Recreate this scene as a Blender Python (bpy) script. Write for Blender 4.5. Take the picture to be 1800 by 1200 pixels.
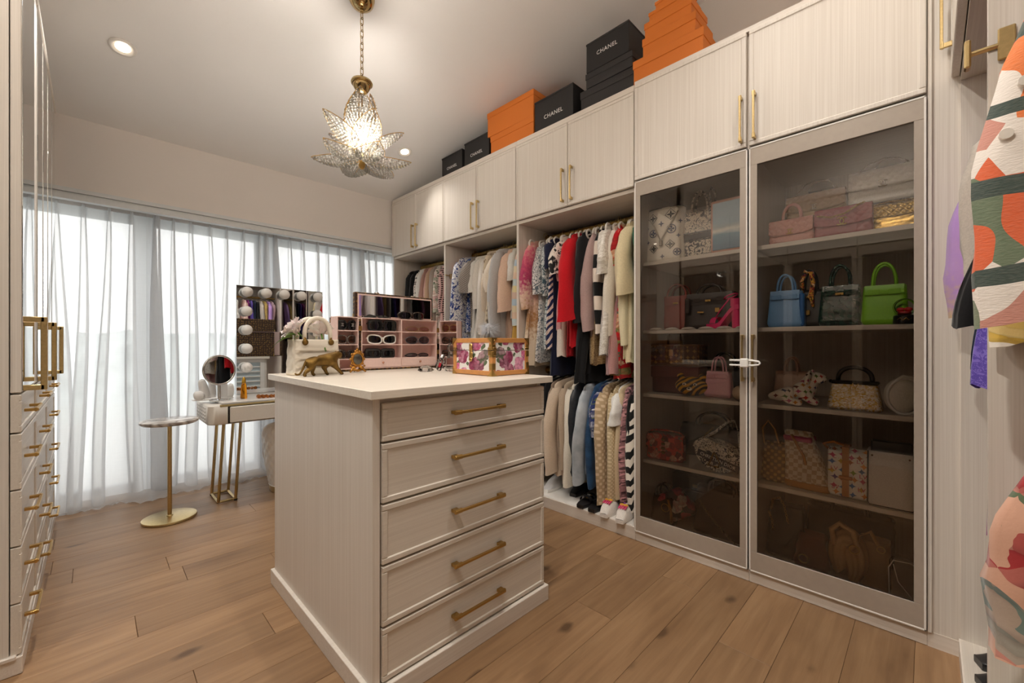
import bpy, bmesh, math, random
from mathutils import Vector, Matrix, noise
R = random.Random(11)
PI = math.pi
S = bpy.context.scene
C = S.collection
for o in list(bpy.data.objects):
    bpy.data.objects.remove(o)

# ------------------------------------------------------------------ camera, sky, exposure
cam = bpy.data.objects.new('camera', bpy.data.cameras.new('camera'))
C.objects.link(cam)
cam.location = (0, 0, 1.2)
cam.rotation_euler = (PI / 2, 0, -math.radians(90 - 44.95))
cam.data.sensor_width = 36
cam.data.lens = 734.9 / 1800 * 36
cam.data.shift_y = 4.5 / 1800
cam.data.clip_start = 0.02
S.camera = cam
W = bpy.data.worlds.new('sky')
S.world = W
W.use_nodes = True
_bg = W.node_tree.nodes['Background']
_bg.inputs[0].default_value = (1.0, 0.985, 0.965, 1)
_bg.inputs[1].default_value = 2.6
S.view_settings.view_transform = 'Standard'
S.view_settings.look = 'None'
S.view_settings.exposure = 0.34
S.view_settings.gamma = 1.0
S.view_settings.use_curve_mapping = False
S.cycles.max_bounces = 10
S.cycles.diffuse_bounces = 5
S.cycles.glossy_bounces = 5
S.cycles.transmission_bounces = 8
S.cycles.transparent_max_bounces = 24
S.cycles.sample_clamp_indirect = 6
S.cycles.caustics_reflective = False
S.cycles.caustics_refractive = False
S.cycles.use_denoising = True
DOWNLIGHT_W = 84.0
BULB_W = 9.5
SLOPE = 0.28
def ceil_z(y): return 2.78 + SLOPE * (4.22 - y)

def add_light(name, kind, loc, energy, col=(1, .82, .62), parent=None, rot=(0, 0, 0), **kw):
    l = bpy.data.lights.new(name, kind)
    l.energy = energy
    l.color = col
    for k, v in kw.items(): setattr(l, k, v)
    o = bpy.data.objects.new(name, l)
    C.objects.link(o)
    o.location = loc
    o.rotation_euler = rot
    if parent: o.parent = parent
    return o
# daylight entering by the glazed back wall: a sampling portal for the sky only
_p = add_light('window_portal', 'AREA', (1.0, 4.70, 1.12), 1.0, (1, 1, 1), rot=(-PI / 2, 0, 0), shape='RECTANGLE', size=4.0, size_y=2.25)
_p.data.cycles.is_portal = True

# ------------------------------------------------------------------ mesh helper
class MB:
    def __init__(s): s.v = []; s.f = []
    def add(s, vs, fs):
        b = len(s.v); s.v += [tuple(v) for v in vs]; s.f += [tuple(i + b for i in f) for f in fs]; return s
    def merge(s, o, M=None):
        return s.add([M @ Vector(v) for v in o.v] if M is not None else o.v, o.f)
    def xf(s, M): s.v = [tuple(M @ Vector(v)) for v in s.v]; return s
    def box(s, x0, x1, y0, y1, z0, z1, b=0.0):
        if x0 > x1: x0, x1 = x1, x0
        if y0 > y1: y0, y1 = y1, y0
        if z0 > z1: z0, z1 = z1, z0
        b = min(b, (x1 - x0) * .45, (y1 - y0) * .45, (z1 - z0) * .45)
        if b <= 0:
            vs = [(x, y, z) for x in (x0, x1) for y in (y0, y1) for z in (z0, z1)]
            return s.add(vs, [(0, 1, 3, 2), (4, 6, 7, 5), (0, 4, 5, 1), (2, 3, 7, 6), (0, 2, 6, 4), (1, 5, 7, 3)])
        vs = []; idx = {}
        for sx in (0, 1):
            for sy in (0, 1):
                for sz in (0, 1):
                    cx, cy, cz = (x0, x1)[sx], (y0, y1)[sy], (z0, z1)[sz]
                    dx, dy, dz = (b, -b)[sx], (b, -b)[sy], (b, -b)[sz]
                    for a, p in (('x', (cx, cy + dy, cz + dz)), ('y', (cx + dx, cy, cz + dz)), ('z', (cx + dx, cy + dy, cz))):
                        idx[sx, sy, sz, a] = len(vs); vs.append(p)
        I = lambda *k: idx[k]
        fs = []
        for k in (0, 1):
            q = [I(k, 0, 0, 'x'), I(k, 0, 1, 'x'), I(k, 1, 1, 'x'), I(k, 1, 0, 'x')]; fs.append(q if k == 0 else q[::-1])
            q = [I(0, k, 0, 'y'), I(1, k, 0, 'y'), I(1, k, 1, 'y'), I(0, k, 1, 'y')]; fs.append(q if k == 0 else q[::-1])
            q = [I(0, 0, k, 'z'), I(0, 1, k, 'z'), I(1, 1, k, 'z'), I(1, 0, k, 'z')]; fs.append(q if k == 0 else q[::-1])
        for i in (0, 1):
            for j in (0, 1):
                fs.append([I(i, j, 0, 'x'), I(i, j, 0, 'y'), I(i, j, 1, 'y'), I(i, j, 1, 'x')])
                fs.append([I(i, 0, j, 'x'), I(i, 0, j, 'z'), I(i, 1, j, 'z'), I(i, 1, j, 'x')])
                fs.append([I(0, i, j, 'y'), I(0, i, j, 'z'), I(1, i, j, 'z'), I(1, i, j, 'y')])
                for k in (0, 1): fs.append([I(i, j, k, 'x'), I(i, j, k, 'y'), I(i, j, k, 'z')])
        return s.add(vs, fs)
    def grid(s, fn, nu, nv, cu=False, cap0=False, cap1=False):
        vs = [fn(i / (nu if cu else nu - 1), j / (nv - 1)) for j in range(nv) for i in range(nu)]
        fs = []
        for j in range(nv - 1):
            for i in range(nu if cu else nu - 1):
                k = (i + 1) % nu
                fs.append((j * nu + i, j * nu + k, (j + 1) * nu + k, (j + 1) * nu + i))
        if cap0: fs.append(tuple(range(nu))[::-1])
        if cap1: fs.append(tuple((nv - 1) * nu + i for i in range(nu)))
        return s.add(vs, fs)
    def tube(s, pts, r, n=8, closed=False, caps=True, flat=1.0):
        P = [Vector(p) for p in pts]; m = len(P)
        rr = r if isinstance(r, (list, tuple)) else [r] * m
        rings = []; up = None
        for i in range(m):
            if closed: t = P[(i + 1) % m] - P[i - 1]
            else: t = P[min(i + 1, m - 1)] - P[max(i - 1, 0)]
            if t.length < 1e-9: t = Vector((0, 0, 1))
            t.normalize()
            if up is None:
                a = Vector((0, 0, 1)) if abs(t.z) < .9 else Vector((1, 0, 0))
                up = (a - t * a.dot(t)).normalized()
            else:
                up = up - t * up.dot(t)
                up = up.normalized() if up.length > 1e-6 else t.orthogonal().normalized()
            w = t.cross(up)
            rings.append([P[i] + (up * math.cos(k * 2 * PI / n) + w * math.sin(k * 2 * PI / n) * flat) * rr[i] for k in range(n)])
        vs = [p for q in rings for p in q]; fs = []
        for i in range(m if closed else m - 1):
            j = (i + 1) % m
            for k in range(n):
                l = (k + 1) % n
                fs.append((i * n + k, i * n + l, j * n + l, j * n + k))
        if caps and not closed:
            fs.append(tuple(range(n))[::-1]); fs.append(tuple((m - 1) * n + k for k in range(n)))
        return s.add(vs, fs)
    def cyl(s, p, q, r, r2=None, n=16): return s.tube([p, q], [r, r if r2 is None else r2], n)
    def lathe(s, prof, n=24, c=(0, 0, 0), M=None, caps=True):
        vs = []; fs = []
        for r, z in prof:
            for k in range(n):
                v = Vector((r * math.cos(2 * PI * k / n), r * math.sin(2 * PI * k / n), z))
                if M is not None: v = M @ v
                vs.append(v + Vector(c))
        for i in range(len(prof) - 1):
            for k in range(n):
                l = (k + 1) % n
                fs.append((i * n + k, i * n + l, (i + 1) * n + l, (i + 1) * n + k))
        if caps and prof[0][0] > 1e-6: fs.append(tuple(range(n))[::-1])
        if caps and prof[-1][0] > 1e-6: fs.append(tuple((len(prof) - 1) * n + k for k in range(n)))
        return s.add(vs, fs)
    def ball(s, c, r, n=12, m=8, M=None):
        r = (r, r, r) if isinstance(r, (int, float)) else r
        def fn(u, v):
            a = 2 * PI * u; b = PI * (v - .5) * .998
            q = Vector((r[0] * math.cos(b) * math.cos(a), r[1] * math.cos(b) * math.sin(a), r[2] * math.sin(b)))
            if M is not None: q = M @ q
            return q + Vector(c)
        return s.grid(fn, n, m, True, True, True)
    def prism(s, poly, y0, y1):
        n = len(poly)
        vs = [(x, y0, z) for x, z in poly] + [(x, y1, z) for x, z in poly]
        fs = [tuple(range(n)), tuple(range(n, 2 * n))[::-1]]
        fs += [(i, i + n, (i + 1) % n + n, (i + 1) % n) for i in range(n)]
        return s.add(vs, fs)
    def text(s, body, size, M, ext=.0006, sp=1.0):
        cu = bpy.data.curves.new('t', 'FONT'); cu.body = body; cu.size = size; cu.extrude = ext
        cu.align_x = 'CENTER'; cu.align_y = 'CENTER'; cu.resolution_u = 2; cu.space_character = sp
        o = bpy.data.objects.new('t', cu); C.objects.link(o)
        dg = bpy.context.evaluated_depsgraph_get()
        me = o.evaluated_get(dg).to_mesh()
        s.add([M @ v.co for v in me.vertices], [tuple(p.vertices) for p in me.polygons])
        o.evaluated_get(dg).to_mesh_clear()
        bpy.data.objects.remove(o); bpy.data.curves.remove(cu)
        return s

def T3(x=0, y=0, z=0): return Matrix.Translation((x, y, z))
def RX(a): return Matrix.Rotation(a, 4, 'X')
def RY(a): return Matrix.Rotation(a, 4, 'Y')
def RZ(a): return Matrix.Rotation(a, 4, 'Z')
TXT = RX(PI / 2)          # text lying in XZ, reading from -Y

def obj(name, mb, mat, parent=None, smooth=False, label=None, sub=0, kind=None):
    me = bpy.data.meshes.new(name)
    me.from_pydata([tuple(v) for v in mb.v], [], mb.f)
    bm = bmesh.new(); bm.from_mesh(me)
    bmesh.ops.recalc_face_normals(bm, faces=bm.faces)
    bm.to_mesh(me); bm.free()
    me.materials.append(mat)
    if smooth:
        me.shade_smooth()
        if smooth is not True: me.set_sharp_from_angle(angle=math.radians(smooth))
    o = bpy.data.objects.new(name, me)
    C.objects.link(o)
    if parent: o.parent = parent
    if label: o['label'] = label
    if kind: o['kind'] = kind
    if sub:
        m = o.modifiers.new('s', 'SUBSURF'); m.levels = sub; m.render_levels = sub
    return o
def thing(name, label, cat, loc=(0, 0, 0), rz=0, group=None):
    o = bpy.data.objects.new(name, None)
    C.objects.link(o)
    o.empty_display_size = .05
    o.location = loc
    o.rotation_euler = (0, 0, rz)
    o['label'] = label; o['category'] = cat
    if group: o['group'] = group
    return o
def struct(name, mb, mat, label, cat, parent=None):
    o = obj(name, mb, mat, parent)
    o['kind'] = 'structure'; o['label'] = label; o['category'] = cat
    return o

# ------------------------------------------------------------------ materials
def lin(h):
    if isinstance(h, str):
        h = h.lstrip('#'); c = [int(h[i:i + 2], 16) / 255 for i in (0, 2, 4)]
        return tuple(x / 12.92 if x <= .04045 else ((x + .055) / 1.055) ** 2.4 for x in c) + (1,)
    return tuple(h) + (1,)
MATS = {}
class NT:
    def __init__(s, name):
        s.m = bpy.data.materials.new(name); s.m.use_nodes = True
        s.t = s.m.node_tree; s.b = s.t.nodes['Principled BSDF']; s.out = s.t.nodes['Material Output']
        s._tc = None
    def n(s, ty, **kw):
        x = s.t.nodes.new(ty)
        for k, v in kw.items():
            if k.startswith('i_'): x.inputs[k[2:].replace('_', ' ')].default_value = v
            elif k.startswith('x'): x.inputs[int(k[1:])].default_value = v
            else: setattr(x, k, v)
        return x
    def l(s, a, b): s.t.links.new(a, b)
    def co(s, scale=(1, 1, 1), rot=(0, 0, 0)):
        if s._tc is None: s._tc = s.n('ShaderNodeTexCoord')
        mp = s.n('ShaderNodeMapping'); mp.inputs['Scale'].default_value = scale; mp.inputs['Rotation'].default_value = rot
        s.l(s._tc.outputs['Object'], mp.inputs[0]); return mp.outputs[0]
    def ramp(s, fac, stops, interp='LINEAR'):
        r = s.n('ShaderNodeValToRGB'); r.color_ramp.interpolation = interp
        e = r.color_ramp.elements
        while len(e) < len(stops): e.new(.5)
        for k, (p, c) in enumerate(stops): e[k].position = p; e[k].color = lin(c)
        s.l(fac, r.inputs[0]); return r.outputs[0]
    def mix(s, fac, a, b):
        m = s.n('ShaderNodeMix', data_type='RGBA')
        for sock, v in ((m.inputs[0], fac), (m.inputs[6], a), (m.inputs[7], b)):
            if hasattr(v, 'is_linked') or isinstance(v, bpy.types.NodeSocket): s.l(v, sock)
            elif isinstance(v, (int, float)): sock.default_value = v
            else: sock.default_value = lin(v)
        return m.outputs[2]
    def math(s, op, a, b=0.0):
        m = s.n('ShaderNodeMath', operation=op)
        for k, v in ((0, a), (1, b)):
            if isinstance(v, bpy.types.NodeSocket): s.l(v, m.inputs[k])
            else: m.inputs[k].default_value = v
        return m.outputs[0]
    def noise(s, co, scale, detail=3, dist=0.0):
        x = s.n('ShaderNodeTexNoise'); x.inputs['Scale'].default_value = scale; x.inputs['Detail'].default_value = detail
        x.inputs['Distortion'].default_value = dist
        s.l(co, x.inputs['Vector']); return x
    def vor(s, co, scale, rand=1.0, feature='F1'):
        x = s.n('ShaderNodeTexVoronoi', feature=feature); x.inputs['Scale'].default_value = scale
        x.inputs['Randomness'].default_value = rand
        s.l(co, x.inputs['Vector']); return x
    def bump(s, h, st=.2, d=.002):
        b = s.n('ShaderNodeBump'); b.inputs['Strength'].default_value = st; b.inputs['Distance'].default_value = d
        s.l(h, b.inputs['Height']); s.l(b.outputs[0], s.b.inputs['Normal'])
def plain(name, col, rough=.5, metal=0.0, noise_amt=.06, nscale=40, spec=.5, coat=0.0, bump=0.0):
    if name in MATS: return MATS[name]
    t = NT(name); c = lin(col)
    t.b.inputs['Roughness'].default_value = rough; t.b.inputs['Metallic'].default_value = metal
    t.b.inputs['Specular IOR Level'].default_value = spec; t.b.inputs['Coat Weight'].default_value = coat
    n = t.noise(t.co(), nscale)
    d = tuple(max(0, x * (1 - noise_amt)) for x in c[:3]); u = tuple(min(1, x * (1 + noise_amt)) for x in c[:3])
    t.l(t.ramp(n.outputs[0], [(.3, d), (.7, u)]), t.b.inputs['Base Color'])
    if bump: t.bump(n.outputs[0], bump)
    MATS[name] = t.m; return t.m
def grain(name, a, b, sc, rough=.42):
    t = NT(name); n = t.noise(t.co(sc), 1.0, 4); n2 = t.noise(t.co(tuple(x * .35 for x in sc)), 1.0, 2)
    f = t.math('ADD', t.math('MULTIPLY', n.outputs[0], .6), t.math('MULTIPLY', n2.outputs[0], .4))
    t.l(t.ramp(f, [(.33, a), (.66, b)]), t.b.inputs['Base Color'])
    t.b.inputs['Roughness'].default_value = rough; t.b.inputs['Specular IOR Level'].default_value = .35
    t.bump(f, .12, .0006); return t.m
LAM_V = grain('laminate_vertical_grain', '#d6cdc2', '#e6dfd6', (330, 330, 2.0))
LAM_H = grain('laminate_horizontal_grain', '#d2c8bc', '#e0d8cc', (2.0, 330, 330))
LAM_TOP = grain('laminate_worktop', '#e0d6c8', '#ece4d8', (3, 140, 140), .3)
WHITE = plain('white_satin_edge', '#ece8e2', .4, noise_amt=.02)
PAINT = plain('ceiling_paint', '#f5f3f1', .9, noise_amt=.012, nscale=2, spec=.2)
PAINT_W = plain('wall_paint', '#e3dcd6', .9, noise_amt=.012, nscale=2, spec=.2)
KICK = grain('plinth_laminate', '#d8cec3', '#e6dfd6', (2.2, 230, 230))
TAUPE = plain('taupe_lacquer', '#ab9f92', .35, noise_amt=.03)
GOLD = plain('brushed_gold', '#bd9a5c', .32, 1.0, .05, 200)
GOLD2 = plain('antique_gold', '#7b5f2f', .5, .85, .25, 60)
BRASS = plain('pale_brass', '#cdb583', .3, 1.0, .08, 120)
CHROME = plain('chrome', '#d8d8d8', .08, 1.0, .01)
MIRROR = plain('mirror_glass', '#e6e9ea', .01, 1.0, .0)
RODM = plain('rod_gold', '#c8ab66', .42, .75, .12, 220)
DARK = plain('dark_recess', '#241f1b', .7)
BLACKL = plain('black_leather', '#141312', .4, noise_amt=.2, nscale=300, bump=.15)
WHITEP = plain('white_plastic', '#f3f2ef', .35, noise_amt=.01)
def glass_pane():
    t = NT('tinted_cabinet_glass')
    tr = t.n('ShaderNodeBsdfTransparent'); tr.inputs[0].default_value = (.98, .965, .945, 1)
    gl = t.n('ShaderNodeBsdfGlossy'); gl.inputs['Roughness'].default_value = .0; gl.inputs[0].default_value = (.95, .93, .9, 1)
    fr = t.n('ShaderNodeFresnel'); fr.inputs[0].default_value = 1.5
    mx = t.n('ShaderNodeMixShader'); t.l(fr.outputs[0], mx.inputs[0]); t.l(tr.outputs[0], mx.inputs[1]); t.l(gl.outputs[0], mx.inputs[2])
    t.l(mx.outputs[0], t.out.inputs[0]); return t.m
GLASS_T = glass_pane()
def clear_glass(name, tint=(.97, .98, .98), ior=1.45, rough=0.0):
    t = NT(name)
    tr = t.n('ShaderNodeBsdfTransparent'); tr.inputs[0].default_value = tuple(tint) + (1,)
    gl = t.n('ShaderNodeBsdfGlossy'); gl.inputs['Roughness'].default_value = rough
    fr = t.n('ShaderNodeFresnel'); fr.inputs[0].default_value = ior
    mx = t.n('ShaderNodeMixShader'); t.l(fr.outputs[0], mx.inputs[0]); t.l(tr.outputs[0], mx.inputs[1]); t.l(gl.outputs[0], mx.inputs[2])
    t.l(mx.outputs[0], t.out.inputs[0]); return t.m
GLASS_C = clear_glass('clear_window_glass', (.98, .99, .99), 1.15)
GLASS_P = clear_glass('perfume_glass', (.985, .97, .965), 1.42, .04)
ACRYL = clear_glass('clear_acrylic', (.97, .985, .99), 1.28, .02)
def real_glass(name, col, ior=1.5, rough=.02):
    t = NT(name); t.b.inputs['Base Color'].default_value = lin(col); t.b.inputs['Transmission Weight'].default_value = 1
    t.b.inputs['Roughness'].default_value = rough; t.b.inputs['IOR'].default_value = ior; return t.m
def crystal():
    t = NT('crystal_bead'); b = t.b
    tr = t.n('ShaderNodeBsdfTransparent'); tr.inputs[0].default_value = (.98, .97, .95, 1)
    tl = t.n('ShaderNodeBsdfTranslucent'); tl.inputs[0].default_value = (.80, .76, .69, 1)
    gl = t.n('ShaderNodeBsdfGlossy'); gl.inputs['Roughness'].default_value = .08; gl.inputs[0].default_value = (1, .97, .92, 1)
    fr = t.n('ShaderNodeFresnel'); fr.inputs[0].default_value = 1.55
    m1 = t.n('ShaderNodeMixShader'); m1.inputs[0].default_value = .46; t.l(tr.outputs[0], m1.inputs[1]); t.l(tl.outputs[0], m1.inputs[2])
    m2 = t.n('ShaderNodeMixShader'); t.l(fr.outputs[0], m2.inputs[0]); t.l(m1.outputs[0], m2.inputs[1]); t.l(gl.outputs[0], m2.inputs[2])
    t.l(m2.outputs[0], t.out.inputs[0]); return t.m
CRYSTAL = crystal()
AMBER = real_glass('amber_glass', '#d98a1c', 1.4)
def sheer():
    t = NT('sheer_voile')
    w = t.noise(t.co((240, 240, 10)), 1.0, 2); w2 = t.noise(t.co((10, 10, 300)), 1.0, 2)
    f = t.math('MULTIPLY', t.math('ADD', w.outputs[0], w2.outputs[0]), .5)
    tr = t.n('ShaderNodeBsdfTransparent'); tr.inputs[0].default_value = (1, 1, 1, 1)
    tl = t.n('ShaderNodeBsdfTranslucent'); tl.inputs[0].default_value = (.80, .805, .815, 1)
    df = t.n('ShaderNodeBsdfDiffuse'); df.inputs[0].default_value = (.86, .87, .88, 1)
    m1 = t.n('ShaderNodeMixShader'); m1.inputs[0].default_value = .35; t.l(tl.outputs[0], m1.inputs[1]); t.l(df.outputs[0], m1.inputs[2])
    m2 = t.n('ShaderNodeMixShader'); t.l(t.math('ADD', t.math('MULTIPLY', f, .12), .77), m2.inputs[0])
    t.l(tr.outputs[0], m2.inputs[1]); t.l(m1.outputs[0], m2.inputs[2]); t.l(m2.outputs[0], t.out.inputs[0]); return t.m
SHEER = sheer()
def emit(name, col, st):
    t = NT(name); t.b.inputs['Base Color'].default_value = lin(col); t.b.inputs['Emission Color'].default_value = lin(col)
    t.b.inputs['Emission Strength'].default_value = st; return t.m
LAMP = emit('lamp_lens', '#fff1dc', 9.0)
BULBM = emit('warm_bulb', '#ffedd2', 3.0)
def oak():
    t = NT('oak_plank')
    oi = t.n('ShaderNodeObjectInfo')
    tc = t.n('ShaderNodeTexCoord')
    cb = t.n('ShaderNodeCombineXYZ'); t.l(t.math('MULTIPLY', oi.outputs['Random'], 37.0), cb.inputs[0]); t.l(t.math('MULTIPLY', oi.outputs['Random'], 91.0), cb.inputs[1])
    ad = t.n('ShaderNodeVectorMath', operation='ADD'); t.l(tc.outputs['Object'], ad.inputs[0]); t.l(cb.outputs[0], ad.inputs[1])
    def mp(sc):
        m = t.n('ShaderNodeMapping'); m.inputs['Scale'].default_value = sc; t.l(ad.outputs[0], m.inputs[0]); return m.outputs[0]
    g = t.noise(mp((2.2, 34, 1)), 1.0, 6, .6); fine = t.noise(mp((9, 260, 1)), 1.0, 3); wide = t.noise(mp((1.3, 5, 1)), 1.0, 3, .8)
    c1 = t.ramp(g.outputs[0], [(.25, '#775a41'), (.5, '#957555'), (.75, '#aa8a68')])
    c2 = t.ramp(wide.outputs[0], [(.3, '#7d6046'), (.7, '#ad8c6a')])
    c = t.mix(.45, c1, c2)
    c = t.mix(t.math('MULTIPLY', fine.outputs[0], .28), c, '#7d5a3c')
    hv = t.n('ShaderNodeHueSaturation'); t.l(c, hv.inputs['Color'])
    t.l(t.math('ADD', t.math('MULTIPLY', oi.outputs['Random'], .22), .86), hv.inputs['Value'])
    hv.inputs['Saturation'].default_value = 1.02
    kn = t.vor(mp((2.1, 4.6, 1)), 1.0); kd = t.noise(mp((14, 20, 1)), 1.0, 3)
    kf = t.math('ADD', kn.outputs['Distance'], t.math('MULTIPLY', kd.outputs[0], .10))
    k = t.ramp(kf, [(.10, '#ffffff'), (.17, '#000000')])
    cr = t.vor(mp((1.0, 9, 1)), 1.3, 1.0, 'DISTANCE_TO_EDGE'); 
    col = t.mix(t.math('MULTIPLY', k, .75), hv.outputs[0], '#4a3524')
    t.l(col, t.b.inputs['Base Color']); t.b.inputs['Roughness'].default_value = .42
    t.b.inputs['Specular IOR Level'].default_value = .35
    t.bump(t.math('ADD', g.outputs[0], fine.outputs[0]), .15, .0012)
    return t.m
OAK = oak()

def fab(name, col, col2=None, pat=None, sc=1.0, cols=(), rough=.85, sheen=.15, metal=0.0, leafc='#5c6a50'):
    """cloth and leather prints: flat colour plus an optional printed pattern"""
    if name in MATS: return MATS[name]
    t = NT(name); co = t.co(); b = col; col2 = col2 or col
    w = t.noise(t.co((160, 160, 160)), 1.0, 2)
    def flat():
        sp = t.n('ShaderNodeSeparateXYZ'); t.l(co, sp.inputs[0]); cb = t.n('ShaderNodeCombineXYZ')
        t.l(t.math('ADD', sp.outputs[0], t.math('MULTIPLY', sp.outputs[1], .8)), cb.inputs[0]); t.l(t.math('ADD', sp.outputs[2], t.math('MULTIPLY', sp.outputs[1], .25)), cb.inputs[1]); return cb.outputs[0]
    def vor2(c, scale, rand=1.0, dist=None, ex=.5):
        x = t.n('ShaderNodeTexVoronoi', voronoi_dimensions='2D'); x.inputs['Scale'].default_value = scale; x.inputs['Randomness'].default_value = rand
        if dist: x.distance = dist; x.inputs['Exponent'].default_value = ex
        t.l(c, x.inputs['Vector']); return x
    if pat == 'floral':
        fc = flat(); wv = t.noise(fc, 34 * sc, 2); md = t.n('ShaderNodeVectorMath', operation='ADD'); ms = t.n('ShaderNodeVectorMath', operation='SCALE')
        ms.inputs['Scale'].default_value = .035 / sc; t.l(wv.outputs['Color'], ms.inputs[0]); t.l(fc, md.inputs[0]); t.l(ms.outputs[0], md.inputs[1])
        v = vor2(md.outputs[0], 15 * sc); sx = t.n('ShaderNodeSeparateColor'); t.l(v.outputs['Color'], sx.inputs[0])
        k = len(cols); pc = t.ramp(sx.outputs[0], [(i / k, c) for i, c in enumerate(cols)], 'CONSTANT')
        v2 = vor2(md.outputs[0], 62 * sc); s2 = t.n('ShaderNodeSeparateColor'); t.l(v2.outputs['Color'], s2.inputs[0])
        pet = t.mix(t.math('MULTIPLY', s2.outputs[1], .55), pc, col2); pet = t.mix(t.math('MULTIPLY', t.ramp(v2.outputs['Distance'], [(.35, '#000000'), (.7, '#ffffff')]), .35), pet, '#3a1c22')
        v3 = vor2(md.outputs[0], 31 * sc); s3 = t.n('ShaderNodeSeparateColor'); t.l(v3.outputs['Color'], s3.inputs[0])
        lf = t.math('MULTIPLY', t.math('LESS_THAN', v3.outputs['Distance'], .34), t.math('GREATER_THAN', s3.outputs[0], .62))
        b = t.mix(lf, col, leafc)
        b = t.mix(t.math('LESS_THAN', v.outputs['Distance'], .50), b, pet)
    elif pat == 'stripe':
        sp = t.n('ShaderNodeSeparateXYZ'); t.l(co, sp.inputs[0])
        fr = t.math('FRACT', t.math('MULTIPLY', sp.outputs[2], 10 * sc)); b = t.mix(t.math('LESS_THAN', fr, .45), col, col2)
    elif pat == 'dots':
        v = vor2(flat(), 34 * sc, .0); b = t.mix(t.math('LESS_THAN', v.outputs['Distance'], .33), col, col2)
    elif pat == 'zebra':
        wv = t.n('ShaderNodeTexWave', wave_type='BANDS', bands_direction='Z'); wv.inputs['Scale'].default_value = 9 * sc
        wv.inputs['Distortion'].default_value = 7; wv.inputs['Detail'].default_value = 1.5; wv.inputs['Detail Scale'].default_value = .8
        t.l(t.co((1, 1, 1), (.5, .6, 0)), wv.inputs['Vector']); b = t.mix(t.math('GREATER_THAN', wv.outputs['Fac'], .5), col, col2)
    elif pat == 'toile':
        n = t.noise(co, 38 * sc, 4, 1.6); n2 = t.noise(co, 11 * sc, 3, .6)
        f = t.math('ADD', t.math('MULTIPLY', n.outputs[0], .7), t.math('MULTIPLY', n2.outputs[0], .4))
        b = t.ramp(f, [(.0, col2), (.47, col2), (.52, col), (.6, col), (.62, col2), (.655, col2), (.67, col)])
    elif pat == 'blotch':
        n = t.noise(co, 9 * sc, 2, .8); k = len(cols)
        b = t.ramp(n.outputs[0], [(.3 + .42 * i / k, c) for i, c in enumerate(cols)], 'CONSTANT')
    elif pat == 'soft':
        n = t.noise(co, 9 * sc, 1, .4); k = len(cols) - 1
        b = t.ramp(n.outputs[0], [(.33 + .36 * i / k, c) for i, c in enumerate(cols)])
    elif pat == 'ombre':
        sp = t.n('ShaderNodeSeparateXYZ'); t.l(co, sp.inputs[0]); n = t.noise(co, 45, 3)
        f = t.math('ADD', t.math('MULTIPLY', sp.outputs[2], -.95), t.math('MULTIPLY', n.outputs[0], .35))
        k = len(cols) - 1
        b = t.ramp(f, [(.25 + .75 * i / k, c) for i, c in enumerate(cols)])
    elif pat == 'check':
        ck = t.n('ShaderNodeTexChecker'); ck.inputs['Scale'].default_value = 60 * sc
        ck.inputs[1].default_value = lin(col); ck.inputs[2].default_value = lin(col2); t.l(co, ck.inputs[0]); b = ck.outputs[0]
    elif pat == 'snake':
        v = t.vor(t.co((1, 1, .5)), 46 * sc); n = t.noise(co, 16 * sc, 2)
        f = t.math('ADD', t.math('MULTIPLY', v.outputs['Distance'], .5), t.math('MULTIPLY', n.outputs[0], .8))
        b = t.ramp(f, [(.42, col2), (.6, col), (.75, col)])
    elif pat == 'leopard':
        v = vor2(flat(), 30 * sc); n = t.noise(co, 60 * sc, 2)
        f = t.math('ADD', v.outputs['Distance'], t.math('MULTIPLY', n.outputs[0], .3))
        b = t.ramp(f, [(.0, col2), (.36, col2), (.40, col)], 'CONSTANT')
    elif pat == 'sequin':
        v = vor2(flat(), 150 * sc); sx = t.n('ShaderNodeSeparateColor'); t.l(v.outputs['Color'], sx.inputs[0])
        b = t.mix(sx.outputs[0], col, col2); w = v
    elif pat == 'motif':
        fc = flat(); v = vor2(fc, 30 * sc, .45); sx = t.n('ShaderNodeSeparateColor'); t.l(v.outputs['Color'], sx.inputs[0])
        k = len(cols); pc = t.ramp(sx.outputs[0], [(i / k, c) for i, c in enumerate(cols)], 'CONSTANT')
        m4 = vor2(fc, 30 * sc, .45, 'MINKOWSKI', .55)
        b = t.mix(t.math('LESS_THAN', m4.outputs['Distance'], .50), col, pc)
    elif pat == 'bands':
        sp = t.n('ShaderNodeSeparateXYZ'); t.l(co, sp.inputs[0]); k = len(cols)
        fr = t.math('FRACT', t.math('MULTIPLY', sp.outputs[2], -1.0 * sc)); b = t.ramp(fr, [(i / k, c) for i, c in enumerate(cols)], 'CONSTANT')
    elif pat == 'denim':
        n = t.noise(co, 7 * sc, 3); b = t.mix(t.ramp(n.outputs[0], [(.35, '#000000'), (.65, '#ffffff')]), col, col2)
    elif pat == 'knit':
        sp = t.n('ShaderNodeSeparateXYZ'); t.l(co, sp.inputs[0])
        f1 = t.math('SINE', t.math('MULTIPLY', sp.outputs[2], 420 * sc)); f2 = t.math('SINE', t.math('MULTIPLY', sp.outputs[0], 420 * sc))
        f = t.math('MULTIPLY', f1, f2); b = t.mix(t.ramp(f, [(.0, '#000000'), (.5, '#ffffff')]), col2, col)
    if isinstance(b, bpy.types.NodeSocket): t.l(b, t.b.inputs['Base Color'])
    else:
        c = lin(b)[:3]; t.l(t.ramp(w.outputs[0], [(.3, tuple(x * .9 for x in c)), (.7, tuple(min(1, x * 1.06) for x in c))]), t.b.inputs['Base Color'])
    t.b.inputs['Roughness'].default_value = rough; t.b.inputs['Sheen Weight'].default_value = sheen; t.b.inputs['Metallic'].default_value = metal
    t.b.inputs['Specular IOR Level'].default_value = .3
    t.bump(w.outputs[0], .25 if pat != 'sequin' else .8, .0015)
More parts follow.
